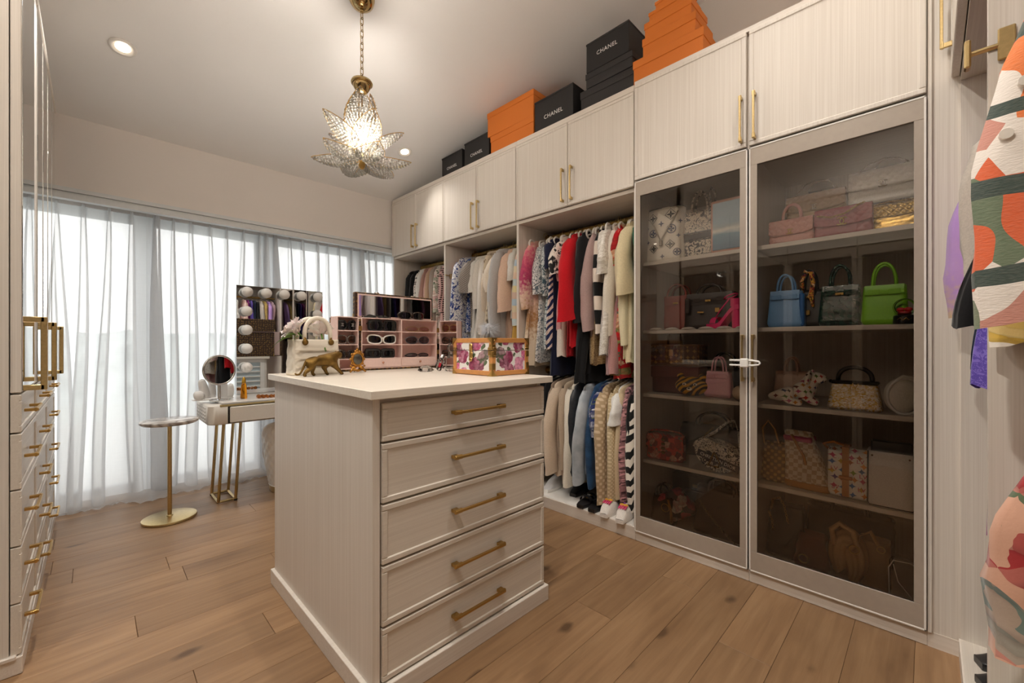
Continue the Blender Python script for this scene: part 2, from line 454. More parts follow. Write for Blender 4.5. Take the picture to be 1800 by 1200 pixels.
    MATS[name] = t.m; return t.m
_fc = [0]
def F(col, col2=None, pat=None, sc=1.0, cols=(), **k):
    key = 'cloth_%s_%s' % (pat or 'plain', _fc[0]); _fc[0] += 1
    return fab(key, col, col2, pat, sc, cols, **k)
def leather(col, rough=.42):
    n = 'leather_' + col.lstrip('#')
    return plain(n, col, rough, noise_amt=.08, nscale=220, bump=.12)

# ================================================================== THE SETTING
XR, XL, YH = 2.35, -0.185, 4.22
fl = struct('floor', MB().box(-1.3, 3.1, -.8, 4.75, -.06, -.006), plain('subfloor', '#5a4028', .8), 'oak plank floor running across the dressing room', 'floor')
y = 4.74; pw = .188; k = 0
while y > -.78:
    x = -1.28 - R.uniform(0, 1.2)
    while x < 3.05:
        L = R.uniform(1.1, 2.1)
        a, b = max(x, -1.28), min(x + L, 3.08)
        if b - a > .05:
            dz = R.uniform(-.0006, .0)
            mb = MB().box(-(b - a) / 2 + .0008, (b - a) / 2 - .0008, -pw / 2 + .0004, pw / 2 - .0004, -.008, dz, .0011)
            p = obj('plank', mb, OAK, fl); p.location = ((a + b) / 2, y - pw / 2, 0)
        x += L
    y -= pw
def slab_ceiling():
    m = MB(); x0, x1 = -1.35, 3.2; y0, y1 = -.85, 4.8
    v = [(x, yy, ceil_z(yy) + d) for d in (0, .06) for x, yy in ((x0, y0), (x1, y0), (x1, y1), (x0, y1))]
    return m.add(v, [(0, 1, 2, 3), (7, 6, 5, 4), (0, 4, 5, 1), (1, 5, 6, 2), (2, 6, 7, 3), (3, 7, 4, 0)])
struct('ceiling', slab_ceiling(), PAINT, 'sloping white ceiling rising away from the curtained windows', 'ceiling')
wb = MB().box(-.9, 3.1, YH, 4.78, 2.275, 2.9)
wbk = struct('wall_back', wb, PAINT_W, 'off-white wall band above the curtained windows', 'wall')
struct('wall_right', MB().box(3.08, 3.16, -.85, 4.78, 0, 4.0), PAINT_W, 'wall behind the hanging bays and glass cabinets', 'wall')
struct('wall_left', MB().box(-.93, -.85, 2.30, 4.78, 0, 3.6), PAINT_W, 'wall behind the mirrored wardrobe', 'wall')
struct('wall_left_entry', MB().box(-1.32, -1.24, -.85, 2.36, 0, 4.0).box(-1.32, -.85, 2.345, 2.40, 0, 3.6), PAINT_W, 'wall of the entry side beside the mirrored wardrobe', 'wall')
struct('wall_front', MB().box(-1.35, 3.16, -.86, -.78, 0, 4.1), PAINT_W, 'wall behind the front closet', 'wall')
t1 = MB().box(-.85, 2.42, YH - .012, YH + .03, 2.255, 2.283).box(-.85, 2.42, YH + .004, YH + .05, 2.243, 2.256).box(-.85, 2.42, YH - .006, YH + .05, 2.205, 2.244)
struct('trim_1', t1, plain('track_white', '#d3d6d6', .45, noise_amt=.02), 'grooved white curtain track under the window wall band', 'curtain track', None)
# glazed wall
FRM = plain('window_frame_grey', '#8d9298', .5, noise_amt=.03)
wf = MB(); yw0, yw1 = 4.66, 4.74
for xa, xb in ((-.86, -.74), (.235, .375), (1.125, 1.275), (2.06, 2.20), (2.98, 3.08)): wf.box(xa, xb, yw0, yw1, 0, 2.3)
wf.box(-.86, 3.08, yw0 + .002, yw1 - .002, 0, .05).box(-.86, 3.08, yw0 + .002, yw1 - .002, 2.2, 2.3)
win = struct('window_1', wf, FRM, 'full-height glazed window wall behind the sheer curtains', 'window')
for xa, xb in ((-.74, .235), (.375, 1.125), (1.275, 2.06), (2.20, 2.98)):
    obj('pane', MB().box(xa, xb, 4.695, 4.703, .05, 2.2), GLASS_C, win)
st = struct('terrace', MB().box(-8, 10, 4.78, 9.5, -.2, -.05), plain('terrace_stone', '#b9b9b6', .8), 'pale stone terrace outside the window', 'terrace')
def hills():
    m = MB(); n = 90
    def fn(u, v):
        a = (u - .5) * 2.4 + PI / 2; r = 70 + 14 * v
        h = 2.6 + 2.2 * noise.noise(Vector((u * 9, 3.1, 0))) + 1.2 * noise.noise(Vector((u * 31, 7, 0)))
        return (r * math.cos(a), r * math.sin(a), (-6 if v < .5 else max(.6, h)))
    return m.grid(fn, n, 2)
struct('hills', hills(), plain('haze_tinted_hills', '#c2cac9', .95, nscale=.4, noise_amt=.3), 'hazy low hills beyond the terrace', 'hills')  # distance haze is put into the pale hill colour
struct('ground', MB().box(-90, 90, 9.6, 90, -6.5, -6), plain('far_ground', '#bfc4c0', .95), 'ground beyond the terrace', 'ground')

# ================================================================== CURTAINS
def curtain(name, label, x0, x1, seed, extra=()):
    r = random.Random(seed); pl = []; x = x0 + .05
    while x < x1 - .04:
        pl.append((x, r.uniform(.8, 1.25), r.uniform(-.02, .02), r.uniform(.055, .085)))
        x += r.uniform(.105, .14)
    pl += [(e, 1.5, 0, .10) for e in extra]; pl.sort()
    nz = 26; top, bot = 2.272, .004
    cols = None; rows = []
    for j in range(nz):
        v = j / (nz - 1); z = top + (bot - top) * v
        w = .007 + .033 * min(1, v * 1.3) ** .65; pts = []
        px = x0
        for (p, g, dr, A) in pl:
            pc = p + dr * v * 2.4 + .012 * math.sin(5 * v + p * 9); A2 = A * (.45 + .55 * min(1, v * 3)) * (1 + .25 * math.sin(p * 40 + 4 * v))
            ww = w * g
            for i in range(5):   # flat cloth between the pinches
                s = i / 5; q = px + (pc - .45 * ww - px) * s
                pts.append((q, .010 * math.sin(s * PI) * (1 + v) + .006 * math.sin(q * 31 + 3 * v)))
            for a in (-140, -105, -70, -35, 0, 35, 70, 105, 140):
                a = math.radians(a); pts.append((pc + ww * math.sin(a), -A2 * (.62 + .62 * math.cos(a)) * .8))
            px = pc + .45 * ww
        for i in range(5):
            s = i / 4; pts.append((px + (x1 - px) * s, .01 * math.sin(s * PI)))
        sp = max(0, (v - .93) / .07)
        rows.append([(q, 4.44 + yy - .05 * sp * sp * (1 + .6 * math.sin(q * 8 + seed)) , z + (.012 * math.sin(q * 13) * sp)) for q, yy in pts])
    m = MB(); n = len(rows[0])
    m.add([p for rw in rows for p in rw], [(j * n + i, j * n + i + 1, (j + 1) * n + i + 1, (j + 1) * n + i) for j in range(nz - 1) for i in range(n - 1)])
    t = thing(name, label, 'curtain', ((x0 + x1) / 2, 4.44, 0), group='sheer curtains')
    m.xf(T3(-(x0 + x1) / 2, -4.44, 0))
    obj('sheer_cloth', m, SHEER, t, True)
    # gathered hem lying on the boards
    hm = MB()
    def fh(u, v):
        q = x0 + (x1 - x0) * u; w = .5 + .5 * math.sin(q * 17 + seed) * math.sin(q * 6.1)
        d = (.05 + .16 * w) * v
        return (q - (x0 + x1) / 2, -.06 - d, .05 * (1 - v) ** 2 + .014 * v * abs(math.sin(q * 43 + 5 * v)) + .003)
    hm.grid(fh, 160, 7)
    obj('pooled_hem', hm, SHEER, t, True)
    hd = MB().box(x0 - (x0 + x1) / 2, min(x1, x1 if x1 > 1 else .298) - (x0 + x1) / 2, -.012, .0, 2.215, 2.274)
    obj('header_tape', hd, plain('header_tape', '#e6e9eb', .8, noise_amt=.02), t)
    return t
curtain('sheer_curtain', 'white pleated sheer curtain nearest the mirrored wardrobe', -.72, .335, 3)
curtain('sheer_curtain', 'white pleated sheer curtain behind the vanity, longer of the two', .30, 2.95, 8, (.37, 1.16, 1.24, 2.08, 2.15))

# ================================================================== CABINETRY
def bar_handle(L, proj=.034, t=.010, foot=.018):
    m = MB().box(-L / 2, L / 2, -proj, -proj + t, -t / 2, t / 2, .0015)
    for s in (-1, 1): m.box(s * (L / 2 - foot), s * L / 2, -proj + t * .5, 0, -t * .55, t * .55, .001).box(s * (L / 2 - foot * 1.3), s * (L / 2 + .001), -proj * .9, -proj + t * 1.1, -t * .75, t * .75, .001)
    return m
def front_panel(x0, x1, z0, z1, th=.02, rim=.022, proud=.005, y=0.0):
    """cabinet or drawer front with a raised thin rim; outward is -y"""
    m = MB().box(x0, x1, y, y + th, z0, z1, .0015)
    for a, b, c, d in ((x0, x1, z0, z0 + rim), (x0, x1, z1 - rim, z1), (x0, x0 + rim, z0 + rim, z1 - rim), (x1 - rim, x1, z0 + rim, z1 - rim)):
        m.box(a, b, y - proud, y + .004, c, d, .003)
    return m
def vert(m, x, z, y=0): return MB().merge(m, T3(x, y, z) @ RY(PI / 2))
G = .0015
def hang_bay(label, y0, w, door_labels=None, lower_rod=None, first=False):
    t = thing('hanging_bay', label, 'closet', (XR, y0, 0), -PI / 2)
    D = .70
    if first: obj('side_panel', MB().box(0, .022, 0, D, 0, 2.745), LAM_V, t)
    else: obj('side_panel', MB().box(0, .011, 0, D, .08, 2.745), LAM_V, t)
    obj('side_panel', MB().box(w - .011, w, 0, D, .08, 2.745), LAM_V, t)
    obj('back_panel', MB().box(.022, w - .011, D - .02, D, .08, 2.745), LAM_V, t)
    obj('base_panel', MB().box(.011, w - .011, 0, D - .02, .06, .082, .002), WHITE, t)
    obj('plinth', MB().box(0, w, -.004, .05, 0, .078, .002), KICK, t)
    obj('shelf_panel', MB().box(.011, w - .011, 0, D - .02, 2.135, 2.160, .001), LAM_H, t)
    obj('top_panel', MB().box(.0, w, .004, D, 2.745, 2.76), LAM_H, t)
    obj('crown', MB().box(0, w, -.016, .03, 2.742, 2.785, .006), KICK, t)
    for i in (0, 1):
        a = .003 + i * (w / 2); b = (i + 1) * w / 2 - .003
        d = obj('door', front_panel(a, b, 2.163, 2.738, .02, .018, .004, -.019), LAM_V, t)
        hx = w / 2 + (-.038 if i == 0 else .038)
        obj('handle', vert(bar_handle(.232), hx, 2.308, -.02), BRASS, d)
    rods = [2.085] + ([lower_rod] if lower_rod else [])
    for z in rods:
        r = obj('hanging_rod', MB().cyl((.011, .35, z), (w - .011, .35, z), .020, n=18), RODM, t, 40)
        obj('rod_flange', MB().cyl((.011, .35, z), (.018, .35, z), .03, n=20).cyl((w - .018, .35, z), (w - .011, .35, z), .03, n=20), GOLD, r, 40)
    return t
hang_bay('first hanging bay from the curtains with two short upper doors', 4.20, .955, first=True)
hang_bay('middle hanging bay with pale and printed clothes', 3.245, .962)
hang_bay('double-rod hanging bay beside the glass cabinets', 2.283, 1.008, lower_rod=.985)
def glass_unit(label, y0, w, hinge_far, hook):
    t = thing('glass_cabinet', label, 'cabinet', (XR, y0, 0), -PI / 2)
    D = .70
    obj('side_panel', MB().box(0, .012, .0, D, .08, 2.745), LAM_V, t)
    obj('side_panel', MB().box(w - .012, w, .0, D, .08, 2.745), LAM_V, t)
    obj('back_panel', MB().box(.012, w - .012, D - .02, D, .08, 2.745), LAM_V, t)
    obj('base_panel', MB().box(.012, w - .012, 0, D - .02, .06, .082), LAM_H, t)
    obj('plinth', MB().box(0, w, -.004, .05, 0, .06, .002), KICK, t)
    obj('divider_panel', MB().box(.012, w - .012, 0.002, D - .02, 2.165, 2.190), LAM_H, t)
    obj('top_panel', MB().box(0, w, .004, D, 2.745, 2.76), LAM_H, t)
    for z in (1.705, 1.285, .895, .487):
        obj('shelf', MB().box(.012, w - .012, .07, D - .02, z - .022, z, .0015), LAM_H, t)
    d = obj('upper_door', front_panel(.003, w - (.009 if hook else .003), 2.195, 2.775, .02, .022, .004, -.019), LAM_V, t)
    hx = (w - .03) if hook else .03
    obj('handle', vert(bar_handle(.232), hx, 2.335, -.02), BRASS, d)
    z0, z1, f = .062, 2.185, .036
    m = MB(); a, b = .003, w - .003; fz = .10
    for q in ((a, b, z0, z0 + fz), (a, b, z1 - fz * .9, z1)): m.box(q[0], q[1], -.019, -.001, q[2], q[3], .001)
    m.box(a, a + f, -.019, -.001, z0 + fz, z1 - fz * .9, .001).box(b - f, b, -.019, -.001, z0 + fz, z1 - fz * .9, .001)
    d = obj('glass_door', m, TAUPE, t)
    e = MB(); q = .007
    for s in ((a, b, z0, z0 + q), (a, b, z1 - q, z1), (a, a + q, z0, z1), (b - q, b, z0, z1)): e.box(s[0], s[1], -.021, -.002, s[2], s[3], .001)
    obj('edge_trim', e, WHITE, d)
    obj('pane', MB().box(a + f - .004, b - f + .004, -.013, -.008, z0 + fz - .004, z1 - fz * .9 + .004), GLASS_T, d)
    hx = (w - .02) if hook else .026
    obj('handle', vert(bar_handle(.232), hx, 1.13, -.02), BRASS, d)
    return t
gl_l = glass_unit('glass-fronted bag cabinet next to the hanging clothes', 1.274, .628, False, True)
gl_r = glass_unit('glass-fronted bag cabinet at the end of the run', .645, .640, True, False)
obj('filler_panel', MB().box(.640, .735, -.002, .02, .06, 2.79).box(.640, .652, -.012, 0, .06, 2.79).box(.735, .742, -.004, .05, .0, 2.79), LAM_V, gl_r)
obj('plinth_end', MB().box(.640, .742, -.004, .05, 0, .06), KICK, gl_r)
obj('crown', MB().box(.0, .735, -.012, .03, 2.778, 2.80).box(-.63, 0, -.012, .03, 2.778, 2.80), KICK, gl_r)

# scalloped lace edging under the sandal shelf
lc = MB()
for i in range(6):
    cx = .055 + i * .098
    lc.lathe([(.0, .014), (.018, .012), (.034, .007), (.042, 0)], 14, (cx, .10, 0))
sc = obj('scalloped_dish', lc, plain('pearl_white', '#e9ded2', .35), None, True)
sc.location = (XR, 1.274 - .03, 1.2865); sc.rotation_euler = (0, 0, -PI / 2)
sc['label'] = 'row of pearly white scallop domes along the sandal shelf edge'; sc['category'] = 'shelf edging'
# child lock looped over both glass door handles
lk = thing('cabinet_lock', 'white plastic child lock hooked around both glass door handles', 'lock', (XR - .075, .640, 1.105))
obj('lock_loop', MB().tube([(.0, .075, -.010), (.0, -.03, -.010), (.0, -.055, -.006), (.0, -.062, .002), (.0, -.055, .010), (.0, -.03, .014), (.0, .075, .014)], .005, 8), WHITEP, lk, True)
obj('lock_body', MB().box(-.012, .010, -.012, .026, -.020, .024, .004), WHITEP, lk)

# ---------------------------------------------------------------- mirrored wardrobe
for i, (a, b, ox) in enumerate(((2.345, 2.922, -.08), (2.924, 3.562, -.06), (3.564, 4.205, -.04))):
    lb = ['mirrored wardrobe column with five drawers nearest the camera', 'middle mirrored wardrobe column with five drawers', 'mirrored wardrobe column with five drawers next to the curtain'][i]
    t = thing('mirrored_wardrobe', lb, 'wardrobe', (XL, a, 0), PI / 2)
    w = b - a; D = .63
    obj('side_panel', MB().box(0, .018, .03, D, .075, 2.79), LAM_V, t)
    obj('side_panel', MB().box(w - .018, w, .03, D, .075, 2.79), LAM_V, t)
    obj('back_panel', MB().box(.018, w - .018, D - .02, D, .075, 2.79), LAM_V, t)
    obj('shelf_panel', MB().box(.018, w - .018, .03, D - .02, 1.0, 1.018), LAM_H, t)
    obj('top_panel', MB().box(0, w, .03, D, 2.79, 2.80), LAM_H, t)
    obj('plinth', MB().box(-.004 if i == 0 else 0, w, -.003, D, 0, .065, .003).box(-.012 if i == 0 else 0, w, .012, D, .058, .074, .003), KICK, t)
    obj('crown', MB().box(0, w, -.006, .06, 2.765, 2.80, .004), KICK, t)
    hz = 1.165
    for k, (x0, x1, st) in enumerate(((.002, w - .002, .14),) if i == 0 else ((.002, w / 2 - .002, .045), (w / 2 + .002, w - .002, .045))):
        z0, z1 = 1.022, 2.762
        d = obj('mirror_door', MB().box(x0, x1, 0, .027, z0, z1, .003), LAM_V, t)
        obj('mirror_pane', MB().box(x0 + .012, x1 - st, -.0025, .0, z0 + .01, z1 - .012, .001), MIRROR, d)
        if k == 0:
            h = MB().box(.035, .055, -.055, 0, hz + .118, hz + .138, .002).box(.035, .055, -.055, 0, hz - .138, hz - .118, .002).box(.035, .055, -.062, -.044, hz - .138, hz + .138, .002)
            obj('handle', h, BRASS, d)
    zz = [1.018, .875, .668, .462, .255, .068]
    for k in range(5):
        dr = obj('drawer', front_panel(.002, w - .002, zz[k + 1] + .003, zz[k] - .003, .022, .024, .005, .005), LAM_H, t)
        obj('handle', MB().merge(bar_handle(.20, .038), T3(w / 2 + ox, .002, (zz[k] + zz[k + 1]) / 2)), GOLD, dr)

# ---------------------------------------------------------------- island
IS = (1.07, 1.81, 0)
isl = thing('island_dresser', 'white wood-grain island with five gold-handled drawers in the room centre', 'dresser', IS)
def Wd(mb, loc=IS): return mb.xf(T3(-loc[0], -loc[1], -loc[2]))
obj('carcass', Wd(MB().box(.67, 1.475, 1.312, 2.30, .07, 1.02)), LAM_H, isl)
obj('side_panel', Wd(MB().box(.645, .671, 1.288, 2.33, .07, 1.02, .001)), LAM_V, isl)
obj('side_panel', Wd(MB().box(1.476, 1.500, 1.308, 2.33, .07, 1.02, .001)), LAM_V, isl)
obj('back_panel', Wd(MB().box(.671, 1.476, 2.300, 2.308, .07, 1.02)), plain('daylight_blue_panel', '#c3ced2', .12, noise_amt=.02), isl)  # pale blue colour stands in for daylight reflected in the back
for a, b, c, d in ((.671, .715, .07, 1.02), (1.432, 1.476, .07, 1.02), (.715, 1.432, .98, 1.02), (.715, 1.432, .07, .12)): obj('back_rail', Wd(MB().box(a, b, 2.308, 2.332, c, d, .002)), WHITE, isl)
for k in range(14): obj('slat', Wd(MB().box(.715, 1.432, 2.309, 2.326, .165 + k * .058, .178 + k * .058, .001)), WHITE, isl)
obj('worktop', Wd(MB().box(.622, 1.526, 1.252, 2.36, 1.021, 1.05, .002)), LAM_TOP, isl)
obj('plinth', Wd(MB().box(.630, 1.514, 1.268, 2.345, 0, .07, .002)), KICK, isl)
zz = [1.006, .871, .667, .462, .256, .072]
for k in range(5):
    dr = obj('drawer', Wd(front_panel(.677, 1.499, zz[k + 1] + .0035, zz[k] - .0035, .022, .02, .005, 1.287)), LAM_H, isl)
    obj('handle', Wd(MB().merge(bar_handle(.262, .032, .011, .026), T3(1.092, 1.286, (zz[k] + zz[k + 1]) / 2 + .003))), GOLD, dr)

# ---------------------------------------------------------------- closet on the front wall
def front_bay(label, x0, w, name='hanging_bay', rods=()):
    t = thing(name, label, 'closet', (x0, -.085, 0), PI)
    D = .68
    obj('side_panel', MB().box(0, .012, 0, D, .07, 2.745), LAM_V, t)
    obj('side_panel', MB().box(w - .012, w, 0, D, .07, 2.745), LAM_V, t)
    obj('back_panel', MB().box(.012, w - .012, D - .02, D, .07, 2.745), LAM_V, t)
    obj('base_panel', MB().box(.012, w - .012, 0, D - .02, .05, .075), LAM_H, t)
    obj('plinth', MB().box(0, w, -.005, .04, 0, .07), KICK, t)
    obj('shelf_panel', MB().box(.012, w - .012, 0, D - .02, 2.205, 2.225), LAM_H, t)
    obj('top_panel', MB().box(0, w, 0, D, 2.745, 2.77), LAM_H, t)
    for i in (0, 1):
        a = .003 + i * w / 2; b = (i + 1) * w / 2 - .003
        d = obj('door', front_panel(a, b, 2.228, 2.74, .02, .018, .004, -.022), LAM_V, t)
        obj('handle', vert(bar_handle(.232), (.035 if i == 0 else w - .06), 2.455, -.023), BRASS, d)
    for z in rods:
        obj('hanging_rod', MB().cyl((.012, .30, z), (w - .012, .30, z), .016), GOLD, t, 40)
    return t
fb1 = front_bay('front closet bay with lilac garments beside the glass cabinet', 2.35, 1.05, rods=(2.02,))
fb2 = front_bay('front closet bay holding the bold leaf print shirt', 1.30, 1.30, rods=(2.02, 1.17))
fb3 = front_bay('front closet bay behind the camera', 0.0, 1.2, rods=(2.02,))
vr = thing('valet_rod', 'brass pull-out valet rod on the divider above the leaf print shirt', 'valet rod', (1.287, -.085, 1.80))
obj('rod_bar', MB().cyl((0, -.018, 0), (0, .026, 0), .0055, n=12), BRASS, vr, 40)
obj('end_plate', MB().box(-.012, .010, .024, .034, -.030, .028, .003), BRASS, vr)
obj('bracket', MB().box(-.006, .0, -.036, -.012, -.032, .032, .002), BRASS, vr)

# dark glass cabinets on the entry side, facing the bag cabinets (seen in their reflections)
DGL = plain('dark_glass', '#2a221c', .03, noise_amt=.05, coat=.6)
for i in range(4):
    t = thing('entry_cabinet', ['entry side cabinet with dark glass door nearest the front closet', 'second entry side cabinet with dark glass door', 'third entry side cabinet with dark glass door', 'entry side cabinet with dark glass door beside the mirrored wardrobe'][i], 'cabinet', (-.80, -.08 + i * .60, 0), PI / 2)
    w = .598
    obj('carcass', MB().box(0, w, .022, .42, .06, 2.78), LAM_V, t)
    obj('plinth', MB().box(0, w, .01, .42, 0, .06), KICK, t)
    obj('upper_door', front_panel(.003, w - .003, 2.20, 2.77, .02, .018, .004, .0), LAM_V, t)
    m = MB()
    for q in ((.003, w - .003, .065, .155), (.003, w - .003, 2.10, 2.19), (.003, .04, .155, 2.10), (w - .04, w - .003, .155, 2.10)): m.box(q[0], q[1], 0, .02, q[2], q[3], .001)
    d = obj('glass_door', m, TAUPE, t); obj('pane', MB().box(.038, w - .038, .006, .010, .15, 2.105), DGL, d)
    obj('handle', vert(bar_handle(.232), .026 if i % 2 else w - .026, 1.13), BRASS, d)

cp = thing('valet_rod', 'small brass pull-out rod on the divider between the first and middle bays', 'valet rod', (2.415, 3.2335, 1.845))
obj('bracket', MB().box(-.02, .045, -.022, 0, -.022, .022, .003), BRASS, cp)
obj('rod_bar', MB().cyl((-.018, -.012, .004), (-.075, -.012, .004), .006, n=10), BRASS, cp, 40)

# ================================================================== GARMENTS
HANGW = plain('white_hanger', '#e9e6df', .5, noise_amt=.02)
HANGP = plain('blush_hanger', '#d8b9aa', .6, noise_amt=.03)
def sm(a, b, t): t = max(0, min(1, (t - a) / (b - a))); return t * t * (3 - 2 * t)
def body_mesh(L, w, hem, th, fold, seed, waist=0.0, top=-.07, neck=.06, nth=32, nz=20):
    m = MB(); ph = seed * 1.7; k1 = 5 + seed % 4; k2 = 9 + seed % 3
    zs = [top, top - .012, top - .026, top - .045, top - .07] ; z0 = top - .07
    zs += [z0 - (L - .14) * (i / (nz - 5)) ** 1.0 for i in range(1, nz - 4)]
    hw = [neck, neck + (w / 2 - neck) * .45, neck + (w / 2 - neck) * .80, w / 2 * .98, w / 2]
    def fn(u, v):
        j = min(int(round(v * (len(zs) - 1))), len(zs) - 1); z = zs[j]; t = max(0, (z0 - z) / max(.01, L - .14))
        a = hw[j] if j < 5 else w / 2 * (.94 - waist * math.exp(-((t - .42) / .2) ** 2)) + (hem / 2 - w / 2 * .94) * sm(.1, 1, t)
        bb = th * (.55 + .25 * min(1, j / 5) + .5 * t)
        A = 2 * PI * u; f = fold * sm(.05, .9, t)
        x = a * math.copysign(abs(math.cos(A)) ** .7, math.cos(A)); y = bb * math.copysign(abs(math.sin(A)) ** .9, math.sin(A))
        x += f * .5 * math.sin(k2 * A + ph) ; y += f * math.sin(k1 * A + ph + 2.2 * t) + f * .5 * math.sin(k2 * A * 1.0 + ph * 2 + 4 * t)
        y += .006 * math.sin(6 * z + ph) + .004 * noise.noise(Vector((x * 14, z * 14, seed * 3.3)))
        if j == len(zs) - 1: z += .008 * math.sin(k1 * A + ph)
        return (x, y, z)
    return m.grid(fn, nth, len(zs), True, False, False)
def sleeve_mesh(side, w, sl, r0, r1, out, seed, top=-.07, yo=0.0, n=14):
    r = random.Random(seed); pts = []; rr = []
    x0, z0 = side * (w / 2 - .035), top - .055
    for i in range(n):
        t = i / (n - 1)
        x = x0 + side * (out * (1 - (1 - min(1, t * 1.5)) ** 2) + .03 * t * (1 - t))
        z = z0 - sl * (t ** 1.05)
        y = yo * t + .008 * math.sin(5 * t + seed)
        pts.append((x, y, z)); rr.append((r0 + (r1 - r0) * t) * (.72 if i == 0 else 1) * (1 + .03 * math.sin(t * 19 + seed) + .035 * r.uniform(-1, 1)))
    m = MB(); k = 12
    for i, (p, q) in enumerate(zip(pts, rr)):
        for a in range(k):
            A = 2 * PI * a / k; wv = 1 + .10 * math.sin(3 * A + seed + i * .35) + .07 * math.sin(5 * A + seed * 2 - i * .2)
            m.v.append((p[0] + q * wv * math.cos(A) * 1.05, p[1] + q * .55 * wv * math.sin(A), p[2] - .25 * q * side * math.cos(A)))
    for i in range(n - 1):
        for a in range(k): m.f.append((i * k + a, i * k + (a + 1) % k, (i + 1) * k + (a + 1) % k, (i + 1) * k + a))
    return m
def hanger_parts(t, col, rodr=.020, loops=False):
    m = MB(); pts = [(-.195, 0, -.125), (-.15, 0, -.108), (-.08, 0, -.082), (-.03, 0, -.066), (0, 0, -.060), (.03, 0, -.066), (.08, 0, -.082), (.15, 0, -.108), (.195, 0, -.125)]
    m.tube(pts, [.004, .007, .008, .009, .010, .009, .008, .007, .004], 8)
    if loops:
        for s in (-1, 1): m.tube([(s * (.172 + .030 * math.cos(k * PI / 8)), 0, -.112 + .030 * math.sin(k * PI / 8)) for k in range(16)], .008, 6, True)
    h = obj('hanger', m, col, t, True)
    k = MB(); q = [(0, 0, -.06), (0, 0, -.035)]
    rr = rodr + .004
    for a in (-60, -20, 30, 80, 130, 180, 215): a = math.radians(a); q.append((rr * math.cos(a), 0, -rodr + rr * math.sin(a)))
    k.tube(q, .003, 6); obj('hook', k, BRASS, h, True)
GN = [0]
def garment(label, cat, axis, pos, fm, L=1.0, w=.40, hem=.46, sl=.5, sr=(.055, .042), th=.030, fold=.010, out=.035, ms=None, mc=None, hang=None, group=None,
            waist=.0, skirt=False, shift=0.0, yaw=None, neck=.06, hemband=None, z=None, x=None, name=None, shown_hanger=True):
    GN[0] += 1; sd = GN[0]; r = random.Random(sd * 7)
    yw = r.uniform(-.10, .10) if yaw is None else yaw
    if axis == 'R': loc = ((x or XR + .35) + shift, pos, (z or 2.085) + .020); rz = yw
    else: loc = (pos, (x or -.385) + shift, (z or 2.02) + .017); rz = PI / 2 + yw
    nm = name or {'top': 'hanging_tee', 'coat': 'hanging_coat', 'jacket': 'hanging_jacket', 'dress': 'hanging_dress', 'skirt': 'hanging_skirt', 'trousers': 'hanging_trousers'}.get(cat, 'hanging_' + cat.replace(' ', '_'))
    t = thing(nm, label, cat, loc, rz, group)
    hanger_parts(t, hang or HANGW, loops=(group == BAY3))
    if skirt: obj('skirt_body', body_mesh(L, w, hem, th, fold * 1.3, sd, 0, -.10, w * .45), fm, t, True)
    else:
        obj('body', body_mesh(L, w, hem, th, fold, sd, waist, -.068, neck), fm, t, True)
        if sl > 0:
            for s in (-1, 1): obj('sleeve', sleeve_mesh(s, w, sl, sr[0], sr[1], out, sd + s, yo=r.uniform(-.012, .012)), ms or fm, t, True)
        if mc:
            c = MB(); c.tube([((neck + .012) * math.cos(a * PI / 6), .026 * math.sin(a * PI / 6), -.072 - .028 * (1 - math.sin(a * PI / 6)) * .5) for a in range(12)], .011, 6, True)
            obj('collar', c, mc, t, True)
    if hemband:
        hb = body_mesh(L, w, hem, th, fold, sd, waist, -.068 if not skirt else -.10, neck)
        n = 32; nr = len(hb.v) // n; m = MB(); a = [Vector(v) for v in hb.v[(nr - 2) * n:]]
        vs = []
        for q in range(2):
            for i in range(n):
                p = a[n + i].copy(); p.x *= 1.015; p.y *= 1.04; p.z += (hemband[1] if q == 0 else -.03); vs.append(p)
        m.add(vs, [(i, (i + 1) % n, n + (i + 1) % n, n + i) for i in range(n)])
        obj('hem_band', m, hemband[0], t, True)
    return t
BAY1, BAY2, BAY3, LOW = 'clothes in the first hanging bay', 'clothes in the middle hanging bay', 'clothes on the upper rod of the double-rod bay', 'clothes on the lower rod of the double-rod bay'
BLK = F('#1b1b1e'); CREAM = F('#e9e0d0'); IVORY = F('#ece7dc'); WHT = F('#efeeea')
g = garment
